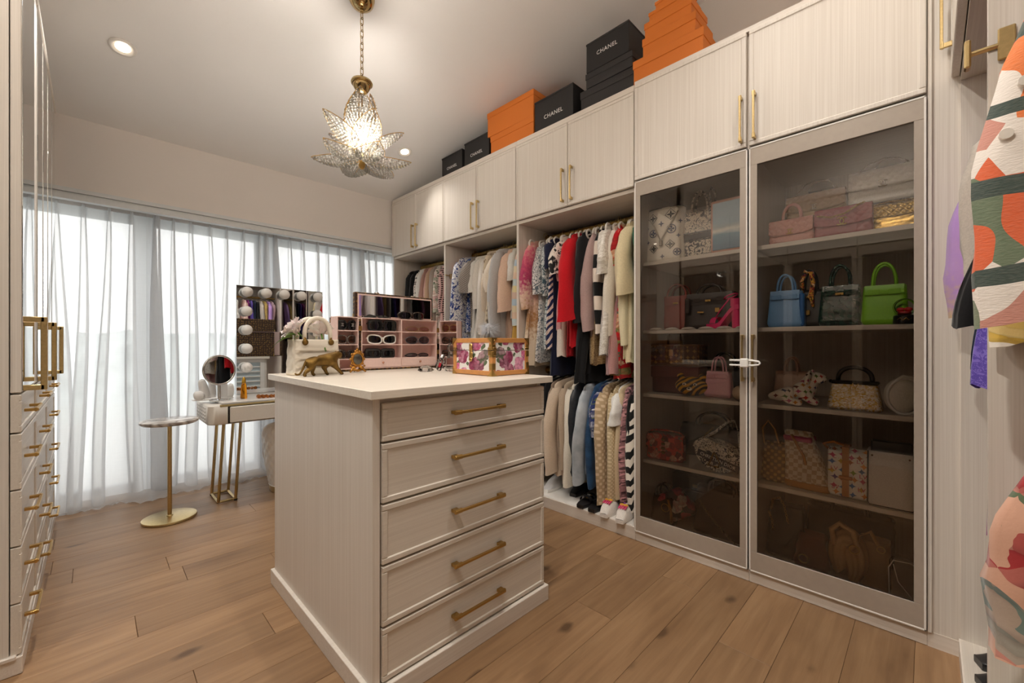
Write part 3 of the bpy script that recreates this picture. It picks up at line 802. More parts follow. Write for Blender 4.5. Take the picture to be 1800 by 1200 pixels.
# --- first bay (far), y falls towards the camera
for a in [
 ('black knit cardigan hung first beside the curtain end', 'cardigan', 4.08, BLK, .80, .44, .6),
 ('black long-sleeved dress second from the curtain end', 'dress', 4.00, F('#131316'), 1.2, .42, .6),
 ('black and white speckled blouse among dark knits', 'blouse', 3.93, F('#e8e2da', '#232022', 'leopard', 1.3), .9, .40, .5),
 ('plain white shirt beside a mauve knit', 'shirt', 3.87, WHT, .85, .42, .55),
 ('mauve brown knit sweater in the first bay', 'sweater', 3.81, F('#b58d84'), .8, .42, .55),
 ('dusty pink blouse between mauve and tan knits', 'blouse', 3.75, F('#d3a99c'), .9, .40, .5),
 ('tan beige cardigan hung on a blush hanger', 'cardigan', 3.69, F('#c5a68c'), .9, .42, .55),
 ('grey beige jacket with wide shoulders', 'jacket', 3.63, F('#a99c93'), .85, .46, .55),
 ('white blouse with faint pink flower print', 'blouse', 3.57, F('#efe6de', '#f6efe8', 'floral', 1.5, ('#d9a7a7', '#a9b39b', '#e6c7bb')), .85, .42, .45),
 ('pale pink lace top with black dot edging', 'top', 3.51, F('#e7c3c0', '#3a2326', 'dots', 1.4), .85, .40, .45),
 ('pale blush long dress next to the crimson dress', 'dress', 3.44, F('#e9cdc6'), 1.3, .40, .0),
 ('crimson sleeveless dress near the divider', 'dress', 3.37, F('#a3122f'), 1.25, .40, .0),
 ('cream top with small dark flowers against the divider', 'top', 3.30, F('#e9dcc4', '#efe6d4', 'floral', 1.6, ('#55403a', '#a57a4a', '#d8c6a0')), .95, .38, .3),
]: g(a[0], a[1], 'R', a[2], a[3], L=a[4], w=a[5], sl=a[6], hang=HANGP if a[2] < 3.7 else None, group=BAY1)
# --- middle bay
P = F('#efe3d6')
g('bright red top almost hidden behind the divider clip', 'top', 'R', 3.205, F('#c4141f'), L=.5, w=.44, sl=.35, group=BAY2)
g('white dress printed with blue flower sprays', 'dress', 'R', 3.14, F('#eceef2', '#f2f3f6', 'toile', .55, ()) if False else F('#eef0f4', '#31478f', 'toile', .62), L=1.1, w=.44, sl=.62, sr=(.065, .07), group=BAY2, shift=-.06, out=.06)
g('navy printed blouse behind the blue flower dress', 'blouse', 'R', 3.085, F('#2f4f9a', '#dfe6f2', 'toile', .8), L=.8, w=.42, sl=.3, group=BAY2)
g('short-sleeved shimmering grey knit top', 'top', 'R', 3.03, F('#b1aaa5', '#8d8783', 'knit', .8), L=.75, w=.46, sl=.30, sr=(.085, .10), out=.07, group=BAY2)
g('white ruffled blouse with fluttering short sleeves', 'blouse', 'R', 2.975, WHT, L=.9, w=.42, sl=.30, sr=(.06, .09), fold=.016, out=.05, group=BAY2)
g('white cotton lace dress, fullest skirt of the white ones', 'dress', 'R', 2.925, F('#f1ede6'), L=1.15, w=.40, hem=.54, sl=.45, fold=.018, sr=(.06, .075), group=BAY2)
g('off-white tiered dress hung between two white dresses', 'dress', 'R', 2.875, F('#ebe4d8'), L=1.2, w=.40, hem=.56, sl=.35, fold=.018, group=BAY2)
g('soft white long-sleeved blouse with puffed cuffs', 'blouse', 'R', 2.825, F('#efe9e1'), L=1.0, w=.42, sl=.62, sr=(.06, .075), out=.06, group=BAY2)
g('ivory silk shirt dress next to the snake print', 'dress', 'R', 2.775, F('#efe2d2'), L=1.15, w=.42, sl=.68, sr=(.06, .065), out=.05, group=BAY2)
g('brown and cream snakeskin print dress', 'dress', 'R', 2.72, F('#d8c9b2', '#6f5638', 'snake', 1.0), L=1.15, w=.44, sl=.25, hem=.56, out=.02, group=BAY2, shift=-.06)
g('cream jacket with a small green collar detail', 'jacket', 'R', 2.665, F('#e8dccb'), L=.75, w=.46, sl=.32, sr=(.07, .10), out=.07, mc=F('#6f8a5c'), group=BAY2)
g('light grey wool coat with long plain sleeves', 'coat', 'R', 2.605, F('#c6c5c6'), L=1.0, w=.46, sl=.72, sr=(.065, .06), out=.05, th=.036, group=BAY2, shift=-.055)
fp = thing('feather_pompom', 'fluffy pale grey feather pompom hanging below the grey coat', 'pompom', (2.335, 2.60, 1.33), group=None)
fm_ = MB()
for i in range(900):
    d = Vector((R.gauss(0, 1), R.gauss(0, 1), R.gauss(0, 1))).normalized(); a = d.orthogonal().normalized() * .0022
    e = d * R.uniform(.075, .125) + Vector((R.uniform(-.01, .01), R.uniform(-.01, .01), -.012)); fm_.add([d * .02 + a, d * .02 - a, e], [(0, 1, 2)])
fm_.ball((0, 0, 0), .045, 12, 8)
obj('feather_tuft', fm_, F('#e3e5ea'), fp, kind='stuff')
obj('cord', MB().tube([(0, 0, .04), (.005, .0, .12), (.0, .01, .22)], .003, 6), CREAM, fp)
g('blush pink coat with very wide cropped sleeves', 'coat', 'R', 2.53, F('#e9c9b3'), L=1.05, w=.46, sl=.50, sr=(.06, .09), out=.06, th=.036, group=BAY2, shift=.01)
g('white tee with a black bow on the sleeve', 'top', 'R', 2.475, WHT, L=.7, w=.42, sl=.24, sr=(.05, .06), out=.03, mc=BLK, group=BAY2)
g('ochre yellow skirt hung behind the pastel dress', 'skirt', 'R', 2.425, F('#d1a552'), L=1.02, w=.40, hem=.58, skirt=True, group=BAY2)
g('pastel tie-dye blouse with pink fringe hem', 'blouse', 'R', 2.375, F('#f0d9c0', None, 'bands', 3.1, ('#f2d6bf', '#d8e6ea', '#f3e8b8', '#e8cfc0', '#c9dcea', '#f2e3c6')), L=.95, w=.44, sl=.62, sr=(.06, .055), hemband=(F('#e3a9b2'), .02), group=BAY2)
g('pale green and cream ruffled top next to the divider', 'top', 'R', 2.325, F('#e6e3cb'), L=.7, w=.42, sl=.3, group=BAY2)
# --- double-rod bay, upper rod
FL1 = ('#b5446c', '#d98aa0', '#6c7a58', '#e8c8b8')
g('long dress fading from peach to deep pink flowers', 'dress', 'R', 2.235, F('#e8b8a0', None, 'ombre', 1, ('#e7b9a6', '#d8607f', '#b63b6a', '#e9cdb8', '#b5824e', '#eadbc2')), L=1.08, w=.42, hem=.5, sl=.50, sr=(.06, .07), fold=.016, group=BAY3, shift=-.07, yaw=.02)
g('white dress covered in grey paisley print', 'dress', 'R', 2.18, F('#ecebea', '#6d7a84', 'toile', .9), L=1.05, w=.42, hem=.52, sl=.38, sr=(.055, .072), out=.035, fold=.014, group=BAY3, shift=.01)
g('teal and white patterned blouse behind the paisley dress', 'blouse', 'R', 2.125, F('#dfe6e6', '#44606c', 'toile', .8), L=.95, w=.40, sl=.4, group=BAY3)
g('navy dress with broad white collar and leaf print front', 'dress', 'R', 2.075, F('#ecdcd2', '#23305c', 'zebra', .9), L=.95, w=.42, sl=.2, mc=F('#f2efe8'), ms=F('#1c2340'), neck=.075, group=BAY3, shift=-.03)
g('plain navy velvet dress', 'dress', 'R', 2.025, F('#181d38'), L=1.15, w=.44, sl=.0, group=BAY3)
g('pink knit top behind the scribble tee', 'top', 'R', 1.985, F('#dba0a2'), L=.8, w=.40, sl=.3, group=BAY3)
g('white short-sleeved knit with black scribble trim', 'top', 'R', 1.945, F('#efe6dc'), L=1.0, w=.44, sl=.25, sr=(.06, .075), out=.055, ms=F('#efe6dc', '#18181a', 'toile', .34), group=BAY3)
g('red lace top beside the red coat', 'top', 'R', 1.905, F('#b81825', '#8a0f1a', 'toile', 1.2), L=1.0, w=.42, sl=.28, group=BAY3)
g('bright red coat with wide bell sleeves, largest red garment', 'coat', 'R', 1.845, F('#c80d1d'), L=.93, w=.48, hem=.52, sl=.60, sr=(.075, .115), out=.085, th=.04, fold=.008, group=BAY3, yaw=.02)
g('white trousers with a houndstooth hem below the red coat', 'trousers', 'R', 1.80, F('#e9e4dd', '#1c1b1c', 'check', 1.3), L=1.10, w=.34, hem=.36, skirt=True, hemband=(F('#ece5db'), .03), group=BAY3)
g('black wool coat hanging beside the red coat', 'coat', 'R', 1.765, BLK, L=1.12, w=.46, hem=.56, sl=.62, sr=(.065, .06), out=.05, th=.038, group=BAY3)
g('black tulle skirt reaching the lower rod', 'skirt', 'R', 1.725, F('#0f0f11'), L=1.15, w=.36, hem=.62, skirt=True, fold=.018, group=BAY3)
g('mauve silk blouse with gathered long sleeves', 'blouse', 'R', 1.68, F('#b79c98'), L=.85, w=.42, sl=.68, sr=(.06, .07), out=.06, group=BAY3)
g('gold beige sequin skirt below the mauve blouse', 'skirt', 'R', 1.65, F('#c6a777', '#8d6c42', 'sequin', 1), L=1.02, w=.38, hem=.48, skirt=True, group=BAY3)
g('cream cardigan with broad black stripes', 'cardigan', 'R', 1.615, F('#ecdfd2', None, 'bands', 5.2, ('#ecdfd2', '#171718')), L=.75, w=.44, sl=.70, sr=(.05, .045), out=.045, group=BAY3)
g('white sequinned dress with scalloped hem', 'dress', 'R', 1.565, F('#efebe4', '#cdc6ba', 'sequin', .9, metal=.1, rough=.4), L=.98, w=.42, hem=.54, sl=.30, sr=(.065, .075), fold=.016, out=.045, group=BAY3, shift=-.045)
g('dusty rose pleated skirt showing under white sequins', 'skirt', 'R', 1.535, F('#c99a98'), L=1.08, w=.38, hem=.56, skirt=True, fold=.018, group=BAY3)
g('ivory ruffle-front blouse with long sleeves', 'blouse', 'R', 1.50, F('#ede6d9'), L=.9, w=.42, sl=.72, sr=(.06, .055), out=.06, fold=.02, group=BAY3)
g('red dress with small green flower print', 'dress', 'R', 1.465, F('#c3151f', '#d23a34', 'floral', 1.2, ('#7a9a5a', '#e8c9a0', '#a31018')), L=1.14, w=.42, sl=.25, group=BAY3)
g('cream yellow silk shirt with long trailing front', 'shirt', 'R', 1.425, F('#eadfbb'), L=1.0, w=.44, hem=.5, sl=.78, sr=(.052, .050), out=.05, fold=.016, group=BAY3)
g('champagne silk blouse beside the cream yellow shirt', 'blouse', 'R', 1.385, F('#e4d5ae'), L=1.03, w=.44, hem=.5, sl=.45, sr=(.07, .09), out=.06, group=BAY3)
g('emerald green sequin dress near the end panel', 'dress', 'R', 1.345, F('#1d6b4e', '#0e4431', 'sequin', 1), L=1.1, w=.42, sl=.3, group=BAY3)
g('black dress with white polka dots at the bay end', 'dress', 'R', 1.315, F('#17171a', '#eeeeee', 'dots', .8), L=1.12, w=.38, sl=.0, group=BAY3, yaw=0)
# --- lower rod
z2 = .985
for a in [
 ('black wool coat hung deepest on the lower rod', 'coat', 2.20, BLK, .8, .46, .6, {}),
 ('second black coat next to the beige blazer', 'coat', 2.13, F('#17181b'), .82, .46, .62, {}),
 ('taupe jacket mostly hidden by the beige blazer', 'jacket', 2.055, F('#a08d7c'), .72, .44, .55, {}),
 ('beige frayed-cuff blazer with long sleeves', 'jacket', 1.985, F('#d9c6b0'), .80, .46, .64, dict(out=.075, sr=(.065, .06), th=.038)),
 ('light taupe coat behind the beige blazer', 'coat', 1.925, F('#bba893'), .85, .44, .6, {}),
 ('long ivory jacket with open front', 'jacket', 1.865, F('#e6dfd0'), .84, .46, .70, dict(out=.05, sr=(.07, .06), th=.038)),
 ('black leather biker jacket', 'jacket', 1.80, plain('biker_leather', '#2b2e33', .38, noise_amt=.2, nscale=60, bump=.3), .78, .46, .62, dict(out=.04, sr=(.065, .055))),
 ('pale grey denim jacket dotted with crystals', 'jacket', 1.725, F('#a4adb6', '#c3cad0', 'denim', 1.6), .74, .46, .66, dict(out=.07, sr=(.065, .06), th=.04)),
 ('dark blue denim jacket with silver studs', 'jacket', 1.665, F('#1f3a5a', '#2f557d', 'denim', 1.6), .72, .44, .68, dict(out=.045)),
 ('navy flower print blouse above the knit jackets', 'blouse', 1.615, F('#27366b', '#dfe3ee', 'floral', 1.3, ('#e9eef5', '#27366b', '#7f94c4')), .42, .42, .3, dict(sr=(.07, .08))),
 ('beige boucle jacket with woven dot texture', 'jacket', 1.57, F('#dac6a8', '#b79f7e', 'knit', .35), .84, .46, .74, dict(out=.06, sr=(.07, .06), th=.04)),
 ('cream waffle knit cardigan with fringe hem', 'cardigan', 1.52, F('#e0cfae', '#c4b08c', 'knit', .6), .84, .44, .76, dict(out=.055, sr=(.06, .055))),
 ('white eyelet blouse with bow ties', 'blouse', 1.485, WHT, .45, .42, .20, dict(sr=(.06, .08), out=.05)),
 ('ivory jacket squeezed behind the waffle cardigan', 'jacket', 1.45, F('#dcc9a6'), .80, .44, .7, {}),
 ('multicoloured sequin jacket with dark ground', 'jacket', 1.415, F('#3a2226', '#d9a0a4', 'sequin', .6), .86, .44, .78, {}),
 ('black and white zebra stripe dress on the lower rod', 'dress', 1.355, F('#efe8dc', '#161616', 'zebra', .55), .86, .42, .74, dict(out=.045, sr=(.06, .06))),
 ('plain black jacket between sequins and zebra stripes', 'jacket', 1.385, F('#101012'), .6, .44, .45, {}),
 ('black polka dot blouse beside the end panel', 'blouse', 1.325, F('#141418', '#f0f0f0', 'dots', .7), .5, .38, .3, dict(yaw=0)),
]: g(a[0], a[1], 'R', a[2], a[3], L=a[4], w=a[5], sl=a[6], z=z2, group=LOW, **a[7])
# --- front closet, far bay then the bay beside the camera
FB1, FB2 = 'clothes in the front closet by the glass cabinet', 'clothes in the front closet bay with the leaf print shirt'
LIL = F('#b48fd0'); GLACE = F('#d9bd76', '#a8873c', 'toile', 1.4)
g('pale pink shirt deepest in the front closet', 'shirt', 'F', 2.27, F('#e3c4cc'), L=.75, w=.38, sl=.45, sr=(.045, .045), out=.0, group=FB1, yaw=0)
g('lilac dress with gold lace cuffs', 'dress', 'F', 2.20, LIL, L=.68, w=.46, hem=.62, sl=.60, sr=(.055, .075), out=.06, ms=F('#b993cf', None, 'ombre', 1, ('#c09ad8', '#b48fd0', '#b893cc', '#d9bd76')), hemband=(F('#d58cc0'), .03), group=FB1, yaw=0)
g('gold lace blouse peeking out below the grey sleeve', 'blouse', 'F', 2.145, GLACE, L=.60, w=.44, sl=.62, sr=(.055, .065), out=.035, group=FB1, yaw=0)
g('grey cashmere sweater with ribbed cuffs', 'sweater', 'F', 2.09, F('#c3b9ae'), L=.52, w=.45, sl=.49, sr=(.062, .05), out=.062, group=FB1, yaw=0)
g('black flared skirt suit below the lilac dress', 'skirt', 'F', 2.035, F('#121113'), L=.75, w=.42, hem=.66, skirt=True, group=FB1, yaw=0)
g('navy long dress beside the violet lace', 'dress', 'F', 1.985, F('#16233c'), L=.92, w=.40, hem=.585, sl=.0, group=FB1, yaw=0)
g('violet blue lace dress hanging next to the navy dress', 'dress', 'F', 1.94, F('#5b49a8', '#7f6cc6', 'toile', 1.6), L=.97, w=.40, hem=.585, sl=.0, group=FB1, yaw=0)
g('magenta long dress with the lowest hem by the divider', 'dress', 'F', 1.895, F('#8a1c78'), L=1.42, w=.38, hem=.52, sl=.0, group=FB1, yaw=0)
g('white and pink linen shirt hem behind the leaf print', 'shirt', 'F', 1.84, F('#ecd9d2', None, 'soft', .6, ('#efe9e4', '#e9b9ae', '#efe9e4')), L=.42, w=.44, hem=.50, sl=.40, sr=(.055, .055), out=.01, group=FB1, yaw=0)
for lb, x_, c_ in (('short white blouse hung above the suitcases', 1.72, WHT), ('short black top hung above the suitcases', 1.63, BLK), ('short mauve top hung above the suitcases', 1.54, F('#a5688e'))):
    g(lb, 'blouse', 'F', x_, c_, L=.42, w=.38, hem=.42, sl=.32, sr=(.04, .04), out=.0, group=FB1, yaw=0)
# bold leaf print: large printed shapes laid out by cells on the cloth
def leafprint(name, cols, sc, sx=.7):
    t = NT(name); co = t.co((1, 1, sx)); wv = t.noise(co, 8, 1); md = t.n('ShaderNodeVectorMath', operation='ADD'); ms = t.n('ShaderNodeVectorMath', operation='SCALE')
    ms.inputs['Scale'].default_value = .20; t.l(wv.outputs['Color'], ms.inputs[0]); t.l(co, md.inputs[0]); t.l(ms.outputs[0], md.inputs[1])
    v = t.vor(md.outputs[0], sc); s = t.n('ShaderNodeSeparateColor'); t.l(v.outputs['Color'], s.inputs[0]); k = len(cols)
    b = t.ramp(s.outputs[0], [(i / k, c) for i, c in enumerate(cols)], 'CONSTANT')
    w2 = t.n('ShaderNodeTexWave', wave_type='RINGS'); w2.inputs['Scale'].default_value = 2.2; w2.inputs['Distortion'].default_value = 3.5
    t.l(t.co(), w2.inputs['Vector'])
    b = t.mix(t.math('GREATER_THAN', w2.outputs['Fac'], .90), b, '#173a36')
    w = t.noise(t.co((120, 120, 420)), 1.0, 3); b = t.mix(t.math('MULTIPLY', w.outputs[0], .18), b, '#d8c9b8')
    t.l(b, t.b.inputs['Base Color']); t.b.inputs['Roughness'].default_value = .9; t.b.inputs['Sheen Weight'].default_value = .1; t.bump(w.outputs[0], .5, .002); return t.m
LEAF = leafprint('bold_leaf_print', ('#d9481c', '#e6762e', '#1f5a52', '#ece3da', '#c9897a', '#6f7f62', '#ece3da', '#dd5a22', '#5f7358'), 15.0, .62)
LEAF2 = leafprint('bold_leaf_print_body', ('#64755a', '#e2702a', '#6f7f62', '#d9481c', '#234f4c', '#64755a'), 9.0, .5)
TROP = F('#efe7da', '#e8d8a8', 'floral', .9, ('#2f7f78', '#d9b23c', '#6c8a3c', '#c2581f', '#1d5a58'))
BLOOM = F('#cfa088', '#d8b09a', 'floral', .5, ('#a3222a', '#ecd9d6', '#c98a74', '#efe3e0', '#5d7d78'))
LS = g('linen shirt with bold orange and green leaf print', 'shirt', 'F', 1.175, LEAF2, L=.72, w=.44, hem=.54, sl=.60, sr=(.060, .062), out=.075, th=.045, fold=.012, ms=LEAF, group=FB2, yaw=0.05, z=1.95)
for zz_, yy_ in ((-.315, .27), (-.40, .292)): obj('button', MB().cyl((yy_, .026, zz_), (yy_, .036, zz_), .009, n=14), plain('shell_button', '#ebe4da', .3), LS, 40)
g('white cotton lace top beside the leaf print shirt', 'top', 'F', 1.06, F('#f0eee9'), L=.72, w=.36, hem=.46, sl=.5, sr=(.05, .05), out=.03, fold=.018, group=FB2, yaw=0, shift=-.07)
g('tropical leaf and flower print shirt hem under the leaf print', 'shirt', 'F', 1.245, TROP, L=.68, w=.42, hem=.56, sl=.54, sr=(.05, .075), out=.06, group=FB2, yaw=0, z=1.86, shift=-.015)
g('beige dress with large red and white blooms on the lower rod', 'dress', 'F', 1.13, BLOOM, L=.52, w=.40, hem=.52, sl=.40, sr=(.055, .070), out=.075, th=.04, z=1.17, group=FB2, yaw=0, shift=.0)
g('plain white blouse hung next to the bloom print dress', 'blouse', 'F', 1.03, WHT, L=.36, w=.36, hem=.46, sl=.25, sr=(.05, .05), out=.04, z=1.17, group=FB2, yaw=0, shift=-.03)
g('mint green cotton skirt at the end of the lower rod', 'skirt', 'F', .97, F('#c9d9bd', '#e6ecd8', 'soft', 1, ('#bdd3b2', '#e6ecd8')), L=.85, w=.36, hem=.50, skirt=True, z=1.17, group=FB2, yaw=0, shift=-.03)

# ================================================================== LIGHTS THAT SHOW, AND UNSEEN ADDED DOWNLIGHTS
for i, (x, y) in enumerate(((.127, 3.45), (2.05, 3.46), (-.50, 1.95), (-.42, .55), (1.05, .95), (1.90, .28))):
    lb = ['recessed downlight near the mirrored wardrobe', 'recessed downlight behind the chandelier', 'recessed downlight beside the mirrored wardrobe on the entry side', 'added unseen downlight lighting the bag shelves from the entry side', 'added unseen downlight lighting the island front', 'recessed downlight by the glass cabinet end'][i]  # island-front and entry-cabinet ones are unseen, added to brighten island and bag shelves
    z = ceil_z(y); t = thing('downlight', lb, 'downlight', (x, y, z))
    t.rotation_euler = (-math.atan(SLOPE), 0, 0)
    obj('trim_ring', MB().lathe([(.042, -.001), (.058, -.001), (.066, -.004), (.062, -.010), (.050, -.011), (.046, -.004)], 36, caps=False), WHITE, t, True)
    obj('baffle', MB().lathe([(.048, -.010), (.040, -.004), (.034, -.003)], 32, caps=False), plain('baffle_white', '#d9d4cc', .5), t, True)
    obj('lens', MB().lathe([(.0, -.006), (.032, -.006), (.036, -.004)], 28), LAMP, t)
    add_light('downlight_beam', 'SPOT', (0, 0, -.02), DOWNLIGHT_W * (1.0, .35, .85, 1.9, 1.1, .6)[i], (1, .945, .87), t, spot_size=math.radians((130, 100, 150, 150, 140, 120)[i]), spot_blend=.95, shadow_soft_size=.05)

# ---------------------------------------------------------------- chandelier
CH = (1.146, 2.425)
ct = ceil_z(CH[1])
ch = thing('chandelier', 'brass lotus chandelier with crystal bead petals on a chain', 'chandelier', (CH[0], CH[1], 2.30))
PB = plain('polished_brass', '#b39a6c', .12, 1.0, .05)
zc = (ct - 2.30) / 1.05; ch.scale = (1.05, 1.05, 1.05)
can = MB().lathe([(.0, -.062), (.02, -.06), (.045, -.048), (.062, -.03), (.07, -.008), (.072, .0)], 36).xf(T3(0, 0, zc) @ RX(-math.atan(SLOPE)))
can.lathe([(.0, 0), (.011, .002), (.012, .012), (.006, .02)], 14, (0, -.0, zc - .080))
obj('canopy', can, PB, ch, True)
def link(m, c, a, ln=.046, wd=.009, r=.0024):
    p = []
    for i in range(14):
        q = 2 * PI * i / 14; x = wd * math.cos(q); z = (ln / 2 - wd) * (1 if math.sin(q) > 0 else -1) + wd * math.sin(q) if abs(math.sin(q)) > .05 else wd * 0
        p.append((c[0] + x * math.cos(a), c[1] + x * math.sin(a), c[2] + z))
    m.tube(p, r, 6, True)
ztop, zbot = zc - .082, .475; nl = int((ztop - zbot) / .034)
for i in range(nl):
    lm = MB(); link(lm, (0, 0, 0), .5 + (i % 2) * PI / 2)
    lo = obj('chain_link', lm, PB, ch, True); lo.location = (0, 0, ztop - .012 - (ztop - zbot - .02) * i / (nl - 1))
cap = MB().lathe([(.058, .445), (.060, .452), (.056, .462), (.03, .474), (.006, .478)], 32).lathe([(.054, .452), (.048, .43), (.034, .405), (.018, .39), (.0, .388)], 32)
obj('cap_dome', cap, PB, ch, True)
obj('stem', MB().cyl((0, 0, .40), (0, 0, -.02), .005, n=10).lathe([(.0, -.045), (.012, -.04), (.02, -.022), (.014, -.005), (.022, .01), (.01, .03), (.006, .05)], 20), GOLD, ch, True)
BEAD = MB().ball((0, 0, 0), 1, 7, 4)
def petal(az, tilt, L, wmax, curl, base, roll=0.0):
    """beaded leaf: tilt measured from straight up, curl bends it along its length"""
    ca, sa = math.cos(az), math.sin(az)
    def pos(s, q):
        a = tilt + curl * s; n = 12
        r = z = 0.0
        for k in range(n):
            b = tilt + curl * s * (k + .5) / n; r += math.sin(b) * L * s / n; z += math.cos(b) * L * s / n
        hw = wmax * (math.sin(PI * min(1, .04 + .96 * s) ** .85)) ** .8
        cup = .35 * hw * q * q
        x = base[0] + r - cup * math.cos(a); zz = base[1] + z + cup * math.sin(a); y = hw * q
        return Vector((x * ca - y * sa, x * sa + y * ca, zz))
    w = MB(); N = 18
    w.tube([pos(i / N, -1) for i in range(N + 1)] + [pos(i / N, 1) for i in range(N, -1, -1)], .0022, 5)
    w.tube([pos(i / N, 0) for i in range(N + 1)], .0016, 5)
    po = obj('petal', w, GOLD, ch, True)
    b = MB(); ns = int(L / .0165)
    for i in range(1, ns):
        s = i / ns; hw = (pos(s, 1) - pos(s, -1)).length / 2; k = max(1, int(2 * hw / .0165))
        for j in range(k):
            q = ((j + .5 + (.5 if i % 2 and k > 2 else 0)) / k) * 2 - 1
            if abs(q) > .97: continue
            b.merge(BEAD, Matrix.Translation(pos(s, q)) @ Matrix.Scale(.0078, 4))
    obj('crystal_beads', b, CRYSTAL, po, True, kind='stuff')
for k in range(3): petal(-2.2 + k * 2 * PI / 3, .62, .40, .085, -1.05, (.012, .03))
for k in range(5): petal(-3.0 + k * 2 * PI / 5, 1.05, .275, .078, -.30, (.02, .03))
for k in range(6): petal(-2.75 + k * PI / 3, 2.0, .268, .078, -.95, (.02, .0))
for k in range(4):
    a = .9 + k * PI / 2; c = (.065 * math.cos(a), .065 * math.sin(a), .085)
    bb = obj('bulb', MB().lathe([(.0, .03), (.006, .022), (.011, .008), (.012, -.004), (.007, -.018), (.007, -.04)], 14, c), BULBM, ch, True)
add_light('chandelier_glow', 'POINT', (0, 0, .12), BULB_W * 4, (1, .92, .82), ch, shadow_soft_size=.12)

# ================================================================== BOXES ON THE CABINETS
ORG = plain('orange_carton', '#dc7a28', .6, noise_amt=.03, nscale=300, bump=.05)
BBX = plain('black_carton', '#1d1c1d', .55, noise_amt=.05)
BTX = plain('black_textured_carton', '#272526', .5, noise_amt=.3, nscale=260, bump=.5)
PRINT = plain('white_print', '#e9e9e6', .6, noise_amt=0)
def carton(label, x, yc, w, d, z, h, mat, lid=.045, text=None, rz=0.0, group='gift cartons on top of the cabinets', flat=False):
    t = thing('gift_box', label, 'box', (x, yc, z), -PI / 2 + rz, group)
    if flat: obj('box_body', MB().box(-w / 2, w / 2, 0, d, 0, h - .012, .002), mat, t); obj('lid', MB().box(-w / 2 - .002, w / 2 + .002, -.003, d + .003, h - .014, h, .002), mat, t)
    else:
        obj('box_body', MB().box(-w / 2 + .004, w / 2 - .004, .004, d - .004, 0, h - .004, .002), mat, t)
        obj('lid', MB().box(-w / 2, w / 2, 0, d, h - lid, h, .002), mat, t)
    if text: obj('lettering', MB().text('CHANEL', w * .118, T3(0, (-.001 if flat else .0035), h * .50) @ TXT, .0006, 1.12), PRINT, t)
    return t
zt = 2.786; bx = 2.41
carton('smallest black lettered box at the curtain end of the cabinet top', bx, 3.215, .315, .24, 2.762, .246, BBX, text=1, flat=True)
carton('black lettered box standing beside the lower orange carton', bx, 2.855, .335, .26, 2.762, .272, BBX, text=1, flat=True)
carton('lower of the two stacked orange cartons', bx, 2.42, .50, .34, 2.762, .215, ORG, .05)
carton('upper of the two stacked orange cartons', bx - .005, 2.435, .53, .33, 2.977, .205, ORG, .045, rz=.02)
carton('black lettered box between the orange pair and the flat black boxes', bx, 1.975, .365, .28, 2.762, .298, BBX, text=1, flat=True)
carton('lowest black textured box under the lettered box by the tall orange stack', bx + .02, 1.53, .43, .30, 2.762, .21, BTX, .05)
carton('middle black textured box under the lettered box by the tall orange stack', bx + .01, 1.515, .36, .28, 2.972, .10, BTX, .04)
carton('black lettered box topmost of the black stack', bx + .005, 1.52, .325, .25, 3.072, .20, BBX, text=1, flat=True)
carton('small black box half hidden behind the black textured stack', 2.62, 1.80, .30, .24, 2.762, .27, BBX)
zz_ = 2.80
for i, (w, h, yc, lb) in enumerate(((.435, .215, 1.11, 'largest orange carton at the bottom of the tall orange stack'), (.33, .11, 1.10, 'second orange carton from the bottom of the tall stack'), (.295, .09, 1.105, 'third orange carton from the bottom of the tall stack'),
    (.245, .05, 1.10, 'fourth orange carton from the bottom of the tall stack'), (.195, .045, 1.085, 'fifth orange carton from the bottom of the tall stack'), (.145, .045, 1.06, 'topmost orange carton of the tall stack'))):
    carton(lb, bx, yc, w, w * .78, zz_ - .034, h, ORG, min(.05, h * .42), rz=R.uniform(-.02, .02)); zz_ += h

# ================================================================== VANITY CORNER
IVL = plain('ivory_leatherette', '#e9e4db', .4, noise_amt=.03, nscale=200, bump=.06)
va = thing('vanity_table', 'ivory vanity table with drawer and brass frame legs by the curtain', 'vanity', (1.15, 3.83, 0))
def rr_prism(x0, x1, y0, y1, z0, z1, r=.05, n=6):
    p = []
    for cx, cy, a0 in ((x1 - r, y1 - r, 0), (x0 + r, y1 - r, 90), (x0 + r, y0 + r, 180), (x1 - r, y0 + r, 270)):
        for i in range(n + 1):
            a = math.radians(a0 + 90 * i / n); p.append((cx + r * math.cos(a), cy + r * math.sin(a)))
    m = MB(); k = len(p)
    ins = .008
    rows = [(z0, ins), (z0 + ins, 0), (z1 - ins, 0), (z1, ins)]
    cx, cy = (x0 + x1) / 2, (y0 + y1) / 2
    vs = []
    for z, s in rows:
        for x, y in p: vs.append((x + (s if x < cx else -s), y + (s if y < cy else -s), z))
    fs = [(j * k + i, j * k + (i + 1) % k, (j + 1) * k + (i + 1) % k, (j + 1) * k + i) for j in range(3) for i in range(k)]
    fs += [tuple(range(k))[::-1], tuple(3 * k + i for i in range(k))]
    return m.add(vs, fs)
vx0, vx1, vy0, vy1 = -.585, .585, -.27, .24
obj('table_body', rr_prism(vx0, vx1, vy0, vy1, .625, .765, .06), IVL, va, 50)
q = MB()
for i in range(6):
    for j in range(5):
        cy, cz = vy0 + .10 + i * .062, .648 + j * .024
        q.add([(vx0 - .001, cy - .03, cz), (vx0 - .001, cy, cz - .012), (vx0 - .001, cy + .03, cz), (vx0 - .001, cy, cz + .012), (vx0 - .006, cy, cz)], [(0, 1, 4), (1, 2, 4), (2, 3, 4), (3, 0, 4)])
obj('quilted_end', q, IVL, va)
obj('table_top', MB().box(vx0 + .08, vx1 - .03, vy0 + .012, vy1, .765, .782, .003), plain('vanity_top', '#f0ede8', .15, noise_amt=.02), va)
